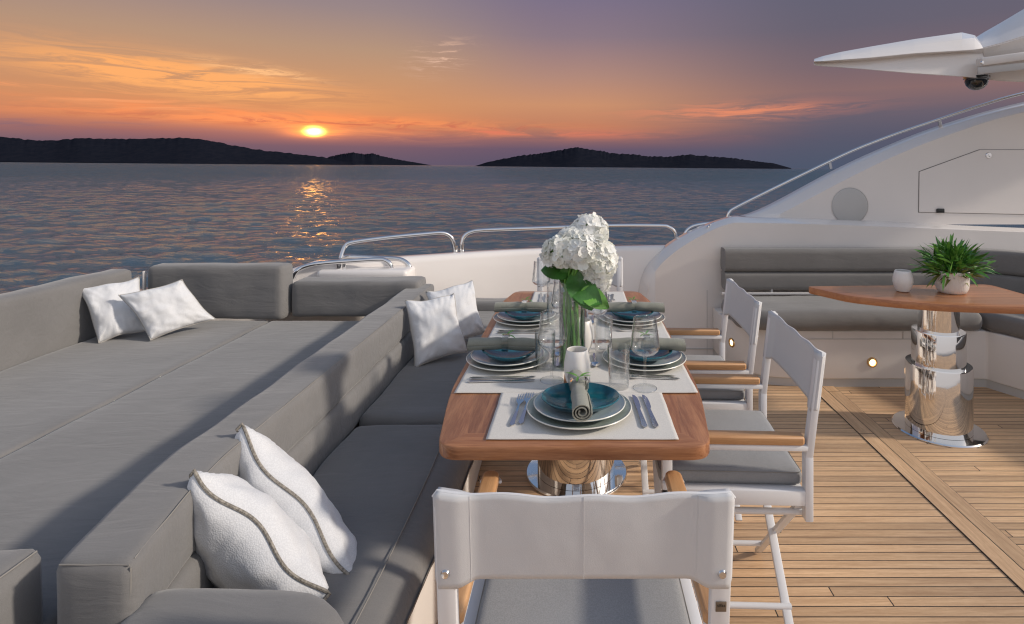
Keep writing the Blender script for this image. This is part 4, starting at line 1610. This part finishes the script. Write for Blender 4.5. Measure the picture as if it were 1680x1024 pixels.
ch0 = make_chair()
CG = "folding director's chairs round the dining table"
chair_list = [
    ((0.008, 1.020, 0), 0.0, "white director's chair nearest the camera, seen from behind"),
    ((0.685, 1.95, 0), R(88), "near one of the two white director's chairs on the right side of the table"),
    ((0.690, 2.575, 0), R(89), "farther white director's chair on the right side of the table"),
    ((0.005, 3.43, 0), R(180), "white director's chair at the far end, mostly hidden behind the flowers"),
]
chairs = []
for i, (l, r_, lab) in enumerate(chair_list):
    c_ = ch0 if i == 0 else copy_tree(ch0)
    c_['category'] = 'chair'
    c_['group'] = CG
    placed(c_, l, r_, lab)
    chairs.append(c_)
# maker's plate on the near chair
mp_ = MB().box((0, 0, 0), (0.0185, 0.002, 0.0185), bevel=0.0006).build('maker_plate', pbr('tag_bronze', (0.16, 0.12, 0.085), 0.45), chairs[0])
mp_.location = (0.236, -0.0248, 0.700)
mp_.rotation_euler = (math.atan(0.12), 0, 0)
tcu = bpy.data.curves.new('tmp', 'FONT')
tcu.body = 'sifas'
tcu.size = 0.0088
tcu.extrude = 0.0002
tcu.align_x = 'CENTER'
to = bpy.data.objects.new('tmp', tcu)
col.objects.link(to)
dg = bpy.context.evaluated_depsgraph_get()
tme = bpy.data.meshes.new_from_object(to.evaluated_get(dg))
bpy.data.objects.remove(to)
tme.materials.clear()
lt = link('lettering', tme, BLACK, mp_, smooth=False)
lt.rotation_euler = (R(90), 0, 0)
lt.location = (0, -0.0013, 0.0005)

# ------------------------------------------------------------------ place settings
def flat_shape(outline, z0, th, mat, name, zc=None, bevel=0.0006):
    """outline: list of (x,y) polygon; zc(y) lifts the sheet"""
    bm = bmesh.new()
    vs = [bm.verts.new((x, y, 0)) for x, y in outline]
    f = bm.faces.new(vs)
    r_ = bmesh.ops.extrude_face_region(bm, geom=[f])
    for v in r_['geom']:
        if isinstance(v, bmesh.types.BMVert):
            v.co.z += th
    bmesh.ops.recalc_face_normals(bm, faces=bm.faces)
    bmesh.ops.triangulate(bm, faces=[q for q in bm.faces if len(q.verts) > 4])
    for v in bm.verts:
        v.co.z += z0 + (zc(v.co.y) if zc else 0)
    return bmobj(name, bm, mat, None, True, 35)


def cutlery_outline(L, w_end, w_neck, neck, n=12):
    """handle outline from y=0 (end) to y=neck; returns half widths"""
    pts = []
    for i in range(n + 1):
        t = i / n
        y = neck * t
        w = w_end + (w_neck - w_end) * (t ** 0.8)
        if t < 0.08:
            w *= math.sqrt(max(0, 1 - ((0.08 - t) / 0.08) ** 2)) * 0.9 + 0.1
        pts.append((w / 2, y))
    return pts


def mk_fork():
    L = 0.200
    h = cutlery_outline(L, 0.0155, 0.0055, 0.130)
    right = h + [(0.0060, 0.138), (0.0105, 0.148), (0.0118, 0.158)]
    tines = []
    for k in range(4):
        cx = 0.0102 - k * 0.0068
        tines += [(cx + 0.0015, 0.160), (cx + 0.0010, 0.196), (cx, 0.199), (cx - 0.0010, 0.196), (cx - 0.0015, 0.160)]
    left = [(-x, y) for x, y in reversed(right)]
    return flat_shape(right + tines + left, 0.003, 0.0018, STEEL, 'fork', lambda y: 0.0 + 0.012 * max(0, (y - 0.10) / 0.10) * (1 - 0.4 * max(0, (y - 0.10) / 0.10)))


def mk_knife():
    h = cutlery_outline(0.22, 0.0165, 0.0095, 0.118)
    right = h + [(0.0060, 0.121), (0.0088, 0.130), (0.0100, 0.165), (0.0085, 0.195), (0.0030, 0.213), (-0.004, 0.219)]
    left = [(-0.0050, 0.205), (-0.0052, 0.150), (-0.0050, 0.121)] + [(-x, y) for x, y in reversed(h)]
    return flat_shape(right + left, 0.0025, 0.0028, STEEL, 'knife')


def mk_spoon():
    h = cutlery_outline(0.16, 0.013, 0.0045, 0.105)
    left = [(-x, y) for x, y in reversed(h)]
    o = flat_shape(h + left, 0.004, 0.0018, STEEL, 'spoon')
    V, Fc = [], []
    n, m_ = 20, 6
    for j in range(m_ + 1):
        rr = j / m_
        for i in range(n):
            a = 2 * math.pi * i / n
            V.append((0.0155 * rr * math.cos(a), 0.125 + 0.024 * rr * math.sin(a), 0.0015 + 0.0065 * rr * rr))
    for j in range(m_):
        for i in range(n):
            Fc.append((j * n + i, j * n + (i + 1) % n, (j + 1) * n + (i + 1) % n, (j + 1) * n + i))
    me = bpy.data.meshes.new('tmp')
    me.from_pydata(V, [], Fc)
    bm = bmesh.new()
    bm.from_mesh(o.data)
    bm.from_mesh(me)
    bm.to_mesh(o.data)
    bm.free()
    bpy.data.meshes.remove(me)
    o.data.shade_smooth()
    return o


def mk_mat():
    n, m_ = 50, 36
    V, Fc = [], []
    for side in (0, 1):
        for i in range(n + 1):
            for j in range(m_ + 1):
                x = -0.25 + 0.50 * i / n
                y = -0.17 + 0.34 * j / m_
                e = max(0, (abs(x) - 0.235) / 0.015, (abs(y) - 0.157) / 0.013)
                lift = 0.0012 + 0.0022 * max(0, mnoise.noise(Vector((x * 9, y * 7, 2)))) * e
                V.append((x + 0.0012 * mnoise.noise(Vector((y * 14, 1, 0))), y + 0.0016 * mnoise.noise(Vector((x * 12, 5, 0))), lift + (0.0022 if side else 0)))
    H = (n + 1) * (m_ + 1)
    for i in range(n):
        for j in range(m_):
            a = i * (m_ + 1) + j
            Fc.append((a, a + 1, a + m_ + 2, a + m_ + 1))
            Fc.append((H + a, H + a + m_ + 1, H + a + m_ + 2, H + a + 1))
    bor = [i * (m_ + 1) for i in range(n + 1)]
    for seq in ([i * (m_ + 1) for i in range(n + 1)], [i * (m_ + 1) + m_ for i in range(n, -1, -1)], list(range(m_, -1, -1)), [n * (m_ + 1) + j for j in range(m_ + 1)]):
        for a, b in zip(seq, seq[1:]):
            Fc.append((a, b, H + b, H + a))
    o = mesh('placemat', V, Fc, MATL)
    return o


def mk_charger():
    o = MB().lathe([(0, 0.004), (0.085, 0.004), (0.105, 0.007), (0.132, 0.0135), (0.1475, 0.0175), (0.150, 0.0185), (0.1505, 0.0165), (0.135, 0.0095), (0.105, 0.002), (0.085, 0.0), (0, 0.0)], 88).build('charger_plate', CHARG)
    MB().tube([(0.1495 * math.cos(t), 0.1495 * math.sin(t), 0.0180) for t in np.linspace(0, 2 * math.pi, 73)[:-1]], 0.0018, 6, closed=True).build('rim', RIMW, o)
    return o


def mk_dish():
    o = MB().lathe([(0, 0.004), (0.075, 0.004), (0.095, 0.0085), (0.118, 0.0165), (0.129, 0.0205), (0.1312, 0.0210), (0.1318, 0.0190), (0.118, 0.0125), (0.092, 0.003), (0.075, 0.0), (0, 0.0)], 80).build('dinner_plate', DISH)
    MB().tube([(0.1305 * math.cos(t), 0.1305 * math.sin(t), 0.0205) for t in np.linspace(0, 2 * math.pi, 73)[:-1]], 0.0017, 6, closed=True).build('rim', RIMW, o)
    return o


def mk_bowl():
    m = MB().lathe([(0, 0.005), (0.045, 0.006), (0.070, 0.011), (0.090, 0.019), (0.101, 0.0275), (0.104, 0.0310), (0.1055, 0.0312), (0.1065, 0.0290), (0.092, 0.0155), (0.068, 0.005), (0.045, 0.0), (0, 0.0)], 96)
    for v in m.bm.verts:       # leaf-like outline: one side drawn out to a soft point
        a = math.atan2(v.co.y, v.co.x)
        k = 1 + 0.045 * math.cos(2 * a) + 0.03 * max(0, math.cos(a)) ** 8
        v.co.x *= k
        v.co.y *= k * 0.97
    return m.build('soup_bowl', TEAL)


def mk_napkin():
    V, Fc = [], []
    turns, n, L, m_ = 2.6, 84, 0.262, 30
    th = 0.0030
    for side in (0, 1):
        for i in range(n + 1):
            t = i / n
            a = t * turns * 2 * math.pi
            for j in range(m_ + 1):
                y = -L / 2 + L * j / m_
                u = abs(y) / (L / 2)
                pinch = 1 - 0.16 * math.exp(-(y / 0.018) ** 2) + 0.05 * u * u + 0.10 * mnoise.noise(Vector((y * 22, a * 0.35, 1)))
                r_ = (0.0055 + 0.0200 * t) * pinch + (th if side else 0) * (0.85 + 0.15)
                x = r_ * math.cos(a + 2.4)
                z = r_ * math.sin(a + 2.4) * 0.86
                V.append((x + 0.004 * mnoise.noise(Vector((y * 11, 7, 0))), y + 0.003 * mnoise.noise(Vector((a * .4, 3, 0))) * (u > .9), z - 0.006 * u * u + 0.003 * mnoise.noise(Vector((y * 13, 2, 4)))))
    H = (n + 1) * (m_ + 1)
    for i in range(n):
        for j in range(m_):
            a = i * (m_ + 1) + j
            Fc.append((a, a + m_ + 1, a + m_ + 2, a + 1))
            Fc.append((H + a, H + a + 1, H + a + m_ + 2, H + a + m_ + 1))
        for j in (0, m_):
            a, b = i * (m_ + 1) + j, (i + 1) * (m_ + 1) + j
            Fc.append((a, b, H + b, H + a))
    for i in (0, n):
        for j in range(m_):
            a, b = i * (m_ + 1) + j, i * (m_ + 1) + j + 1
            Fc.append((a, b, H + b, H + a))
    bm = bmesh.new()
    vs = [bm.verts.new(v) for v in V]
    for f in Fc:
        bm.faces.new([vs[k] for k in f])
    return bmobj('rolled_napkin', bm, NAPK, None, True, 70)


def mk_ring():
    root = empty('napkin_ring', (0, 0, 0))
    m = MB()
    prof = []
    # rounded square band
    def loop(h):
        o_ = []
        for (a, b, a0) in ((1, -1, -90), (1, 1, 0), (-1, 1, 90), (-1, -1, 180)):
            for k in range(5):
                t = R(a0 + 90 * k / 4)
                o_.append((a * (h - 0.010) + 0.010 * math.cos(t), b * (h - 0.010) * 0.95 + 0.010 * math.sin(t)))
        return o_
    bm = bmesh.new()
    L_ = []
    for (h, y) in ((0.0275, -0.011), (0.0275, 0.011), (0.0245, 0.011), (0.0245, -0.011)):
        L_.append([bm.verts.new((x, y, z)) for x, z in loop(h)])
    for a in range(4):
        A, B = L_[a], L_[(a + 1) % 4]
        for k in range(len(A)):
            bm.faces.new((A[k], A[(k + 1) % len(A)], B[(k + 1) % len(A)], B[k]))
    bmobj('band', bm, SGLASS, root, True, 40)
    V, Fc = [], []
    for (dx, dy, ln, w, dz) in ((-1, 0.35, 0.050, 0.010, 0.25), (1, 0.55, 0.056, 0.009, 0.18), (1, -0.25, 0.040, 0.008, 0.3), (-.4, -0.9, 0.034, 0.007, .2)):
        leaf_blade(V, Fc, Vector((0.002 * dx, 0.004, 0.029)), Vector((dx * 0.55, dy, dz)), ln, w, droop=0.28, fold=0.2, n=6)
    mesh('sprig', V, Fc, LEAFB, root)
    return root


def flat_foot(o):
    me = o.data
    me.materials.append(FGLASS)
    for p in me.polygons:
        if abs(p.normal.z) > 0.85:
            p.material_index = 1
    return o


def mk_wine():
    root = empty('wine_glass', (0, 0, 0))
    flat_foot(MB().lathe([(0, 0.0015), (0.037, 0.0), (0.0385, 0.0012), (0.036, 0.0028), (0.018, 0.0045), (0.0065, 0.009), (0.0042, 0.018), (0.0036, 0.050), (0.0038, 0.085), (0.0055, 0.100), (0.012, 0.1045)], 40).tube([(0.0378 * math.cos(t), 0.0378 * math.sin(t), 0.0016) for t in np.linspace(0, 2 * math.pi, 49)[:-1]], 0.0011, 6, closed=True).build('stem', GLASS, root))
    flat_foot(MB().lathe([(0.0, 0.1035), (0.018, 0.1055), (0.034, 0.1125), (0.0435, 0.1230), (0.0470, 0.1345), (0.0462, 0.1420), (0.0425, 0.170), (0.0385, 0.200), (0.0362, 0.2230), (0.0356, 0.2245), (0.0350, 0.2230),
                (0.0374, 0.200), (0.0414, 0.170), (0.0450, 0.1420), (0.0456, 0.1350), (0.0420, 0.1245), (0.033, 0.1145), (0.018, 0.1075), (0, 0.1060)], 56).tube([(0.0357 * math.cos(t), 0.0357 * math.sin(t), 0.2243) for t in np.linspace(0, 2 * math.pi, 49)[:-1]], 0.0008, 6, closed=True).build('bowl', GLASS, root))
    return root


def mk_tumbler():
    return flat_foot(MB().lathe([(0, 0.0), (0.0290, 0.0), (0.0310, 0.0015), (0.0325, 0.010), (0.0365, 0.128), (0.0362, 0.131), (0.0354, 0.1315), (0.0348, 0.129), (0.0308, 0.016), (0.0280, 0.0115), (0, 0.0105)], 48).build('tumbler', GLASS))


TZ = 0.7455
settings = [
    # centre of plates, rotation, mat offset (local), wine, tumbler (world), phrase
    ((0.000, 1.665), 0.0, (0.008, 0.005), (0.209, 1.837), (0.127, 1.848), 'at the front place nearest the camera'),
    ((-0.255, 2.095), R(-90), (0.04, 0.035), (-0.090, 1.905), (-0.118, 2.010), 'at the near left place beside the dining bench'),
    ((-0.238, 2.64), R(-90), (0.04, 0.035), (-0.070, 2.415), (-0.105, 2.520), 'at the far left place beside the dining bench'),
    ((0.235, 2.095), R(90), (-0.04, 0.035), (0.072, 2.330), (0.092, 2.205), 'at the near right place by the chairs'),
    ((0.240, 2.64), R(90), (-0.04, 0.035), (0.075, 2.840), (0.075, 2.730), 'at the far right place by the chairs'),
    ((0.000, 3.065), R(180), (0.0, 0.0), (-0.190, 2.900), (-0.125, 2.875), 'at the far end place of the table'),
]
protos = dict(mat=mk_mat(), charger=mk_charger(), dish=mk_dish(), bowl=mk_bowl(), napkin=mk_napkin(), ring=mk_ring(), fork=mk_fork(), knife=mk_knife(), spoon=mk_spoon(), wine=mk_wine(), tumbler=mk_tumbler())
used = set()
GR = dict(mat='linen placemats', charger='charger plates', dish='pale blue plates', bowl='teal bowls', napkin='rolled napkins', ring='acrylic napkin rings', fork='forks', knife='knives', spoon='dessert spoons', wine='wine glasses', tumbler='tumblers')
CT = dict(mat='placemat', charger='plate', dish='plate', bowl='bowl', napkin='napkin', ring='napkin ring', fork='fork', knife='knife', spoon='spoon', wine='wine glass', tumbler='tumbler')
rs = random.Random(5)


def put(kind, x, y, z, rz, label):
    o = protos[kind] if kind not in used else copy_tree(protos[kind])
    used.add(kind)
    o.location = (x, y, z)
    o.rotation_euler = (0, 0, rz)
    tag(o, label, CT[kind], GR[kind] + ' on the dining table')
    return o


for si, (cxy, rz, mo, wn, tb, ph) in enumerate(settings):
    ca, sa = math.cos(rz), math.sin(rz)

    def G(lx, ly):
        return cxy[0] + lx * ca - ly * sa, cxy[1] + lx * sa + ly * ca
    j = lambda a: rs.uniform(-a, a)
    x, y = G(*mo)
    put('mat', x, y, TZ + 0.0002 * si, rz + j(0.004), 'pale linen placemat ' + ph)
    zm = TZ + 0.0040
    x, y = G(0, 0)
    put('charger', x, y, zm, rz, 'large grey-green charger plate with cream rim ' + ph)
    put('dish', x + j(.003), y + j(.003), zm + 0.0085, rz, 'pale blue dinner plate under the bowl ' + ph)
    put('bowl', x + j(.003), y + j(.003), zm + 0.0165, rz + (0 if si == 0 else j(0.4)), 'glossy teal bowl ' + ph)
    tl = R(4) if si == 0 else j(0.03)
    x, y = G(0.0, -0.015)
    zn = zm + 0.0165 + 0.031 + 0.0175
    put('napkin', x, y, zn, rz + tl, 'rolled sage linen napkin across the bowl ' + ph)
    x, y = G(0.0, 0.01 if si == 0 else -0.01)
    put('ring', x, y, zn + 0.001, rz + tl, 'clear napkin ring with green sprig ' + ph)
    x, y = G(-0.183, -0.098)
    put('fork', x, y, zm, rz + R(-3), 'outer steel fork ' + ph)
    x, y = G(-0.160, -0.088)
    put('fork', x, y, zm, rz + R(-3), 'inner steel fork next to the plates ' + ph)
    x, y = G(0.178, -0.108)
    put('knife', x, y, zm, rz + R(3), 'inner steel knife next to the plates ' + ph)
    x, y = G(0.208, -0.108)
    put('knife', x, y, zm, rz + R(3), 'outer steel knife ' + ph)
    if si:
        x, y = G(0.07, 0.178)
        put('spoon', x, y, zm, rz + R(90), 'dessert spoon above the plates ' + ph)
    put('wine', wn[0], wn[1], TZ + 0.004 if si else TZ + 0.0042, 0, 'stemmed wine glass ' + ph)
    put('tumbler', tb[0], tb[1], TZ + 0.004, 0, 'straight water tumbler ' + ph)

# ------------------------------------------------------------------ vase with hydrangeas
vx, vy = -0.024, 2.03
vs_ = empty('glass_vase', (vx, vy, TZ), 0, 'tall clear glass cylinder vase with water in the middle of the table', 'vase')
MB().lathe([(0, 0.0), (0.044, 0.0), (0.0460, 0.002), (0.0460, 0.303), (0.0450, 0.305), (0.0438, 0.303), (0.0438, 0.014), (0.040, 0.010), (0, 0.010)], 56).build('cylinder', VGLASS, vs_)
MB().lathe([(0, 0.012), (0.0430, 0.012), (0.0432, 0.200), (0, 0.200)], 40).build('water', thin_glass('vase_water', (0.86, 0.94, 0.86), 0.12), vs_)
bq = empty('hydrangea_bouquet', (vx, vy, TZ), 0, 'bouquet of large white hydrangea heads with broad green leaves', 'flowers')
rh = random.Random(21)


def flower_head(cen, rad, count, seed):
    rr = random.Random(seed)
    V, Fc = [], []
    for k in range(count):
        zf = 1 - 2 * (k + .5) / count
        a = k * 2.399963 + rr.uniform(-.3, .3)
        s_ = math.sqrt(max(0, 1 - zf * zf))
        nd = Vector((s_ * math.cos(a), s_ * math.sin(a), zf))
        if nd.z < -0.75:
            continue
        lump = 1 + 0.10 * mnoise.noise(nd * 2.3 + Vector((seed, 0, 0)))
        P = Vector(cen) + Vector((nd.x * rad[0], nd.y * rad[1], nd.z * rad[2])) * lump * rr.uniform(0.88, 1.04)
        nn = (nd + Vector((rr.gauss(0, .28), rr.gauss(0, .28), rr.gauss(0, .28)))).normalized()
        t1 = nn.orthogonal().normalized()
        t1 = Matrix.Rotation(rr.uniform(0, 6.28), 3, nn) @ t1
        ps = rr.uniform(0.0135, 0.0195)
        for q in range(4):
            d = Matrix.Rotation(q * math.pi / 2 + rr.uniform(-.12, .12), 3, nn) @ t1
            sd_ = nn.cross(d)
            cup = rr.uniform(0.05, 0.8)
            b0 = len(V)
            rows_ = ((0.06, 0.10, 0.0), (0.38, 0.78, 0.10), (0.72, 0.98, 0.30), (1.0, 0.52, 0.42))
            for (l_, w_, h_) in rows_:
                for sgn in (-1, 0, 1):
                    V.append(P + d * ps * l_ + sd_ * sgn * ps * 0.58 * w_ + nn * ps * (h_ * cup + (0.12 * w_ if sgn else 0.0)))
            for r_ in range(3):
                for c_ in range(2):
                    a_ = b0 + r_ * 3 + c_
                    Fc.append((a_, a_ + 1, a_ + 4, a_ + 3))
    return V, Fc


for (c_, r_, n_, sd_) in (((-0.030, -0.02, 0.408), (0.070, 0.062, 0.058), 190, 3), ((0.060, 0.03, 0.470), (0.060, 0.062, 0.062), 190, 4), ((0.088, -0.03, 0.385), (0.062, 0.062, 0.075), 220, 5),
                          ((0.035, -0.045, 0.415), (0.058, 0.055, 0.058), 180, 6), ((0.086, 0.0, 0.315), (0.050, 0.052, 0.048), 130, 7), ((0.02, 0.06, 0.43), (0.055, 0.055, 0.055), 120, 8), ((0.012, 0.0, 0.452), (0.052, 0.05, 0.045), 130, 9)):
    V, Fc = flower_head(c_, r_, n_, sd_)
    mesh('flower_head', V, Fc, PETAL, bq)
    m = MB().lathe([(0, -0.6), (0.6, -0.45), (0.78, 0), (0.6, 0.45), (0, 0.6)], 12, c=(0, 0, 0))
    for v in m.bm.verts:
        v.co = Vector((v.co.x * r_[0], v.co.y * r_[1], v.co.z * r_[2])) + Vector(c_)
    m.build('flower_core', STEMM, bq)


def broad_leaf(base, d, L, w, up=(0, 0, 1), droop=0.3, mat=None, seed=0):
    d = Vector(d).normalized()
    sd_ = d.cross(Vector(up)).normalized()
    nn = sd_.cross(d)
    n, k = 26, 8
    V, Fc = [], []
    for i in range(n + 1):
        t = i / n
        hw = w / 2 * (math.sin(math.pi * t ** 0.78)) ** 0.75 if 0 < t < 1 else 0.0004
        hw *= 1 + 0.06 * (i % 2) * (0 < i < n)          # toothed margin
        for j in range(-k, k + 1):
            s_ = j / k
            vein = 0.0022 * abs(math.sin((t * 9 - abs(s_) * 2.0) * math.pi)) * (1 - abs(s_))
            V.append(Vector(base) + d * L * t + sd_ * hw * s_ + nn * (0.18 * hw * abs(s_) + 0.004 * math.sin(t * 8 + seed + s_ * 2)) + nn * vein + Vector((0, 0, -droop * L * t * t)))
    r_ = 2 * k + 1
    for i in range(n):
        for j in range(2 * k):
            a = i * r_ + j
            Fc.append((a, a + 1, a + r_ + 1, a + r_))
    mesh('leaf', V, Fc, mat or LEAFD, bq)


broad_leaf((-0.005, -0.01, 0.335), (-1.0, -0.25, 0.42), 0.115, 0.085, up=(0.1, -0.75, 0.65), droop=0.25, seed=1)
broad_leaf((0.015, -0.02, 0.350), (0.35, -0.40, -0.85), 0.150, 0.115, up=(0.15, -0.9, 0.4), droop=0.0, seed=2)
broad_leaf((0.030, -0.062, 0.285), (0.92, -0.15, -0.38), 0.105, 0.070, up=(0.2, -0.85, 0.45), droop=0.15, mat=LEAFB, seed=3)
broad_leaf((0.000, -0.04, 0.300), (0.75, -0.35, -0.20), 0.115, 0.090, up=(-0.1, -0.8, 0.6), droop=0.25, seed=4)
broad_leaf((0.010, 0.02, 0.250), (-0.62, -0.2, 0.85), 0.105, 0.040, up=(0.5, -0.85, 0.2), droop=0.0, mat=LEAFB, seed=5)
broad_leaf((0.000, 0.0, 0.300), (0.1, -0.3, 0.7), 0.10, 0.095, up=(0, -1, 0.2), droop=0.0, seed=6)
m = MB()
for k in range(9):
    a = rh.uniform(0, 6.28)
    r_ = rh.uniform(0.006, 0.032)
    b_ = Vector((r_ * math.cos(a), r_ * math.sin(a), 0.016))
    a2 = a + rh.uniform(1.2, 3.0)
    t_ = Vector((0.025 * math.cos(a2), 0.025 * math.sin(a2), 0.30))
    e_ = Vector((0.04 + 0.05 * math.cos(a2), 0.04 * math.sin(a2), 0.40))
    m = MB().tube(catmull([b_, (b_ + t_) / 2, t_, e_], 5), rh.uniform(0.0035, 0.0055), 8)
    m.build('stem', STEMM, bq)
# long strap leaves lining the glass
for k in range(16):
    V, Fc = [], []
    a = 2 * math.pi * k / 16 + rh.uniform(-.12, .12)
    w = rh.uniform(0.09, 0.2)
    tw = rh.uniform(-.35, .35)
    top_ = rh.uniform(0.19, 0.275)
    rr_ = rh.uniform(0.033, 0.0410)
    n = 14
    for i in range(n + 1):
        t = i / n
        for s_ in (-1, 0, 1):
            aa = a + tw * t + s_ * w * (1 - 0.5 * t)
            V.append((rr_ * math.cos(aa), rr_ * math.sin(aa), 0.014 + (top_ - 0.014) * t))
    for i in range(n):
        for j_ in range(2):
            q = i * 3 + j_
            Fc.append((q, q + 1, q + 4, q + 3))
    mesh('strap_leaf', V, Fc, (STEMM if k % 3 else LEAFD), bq)
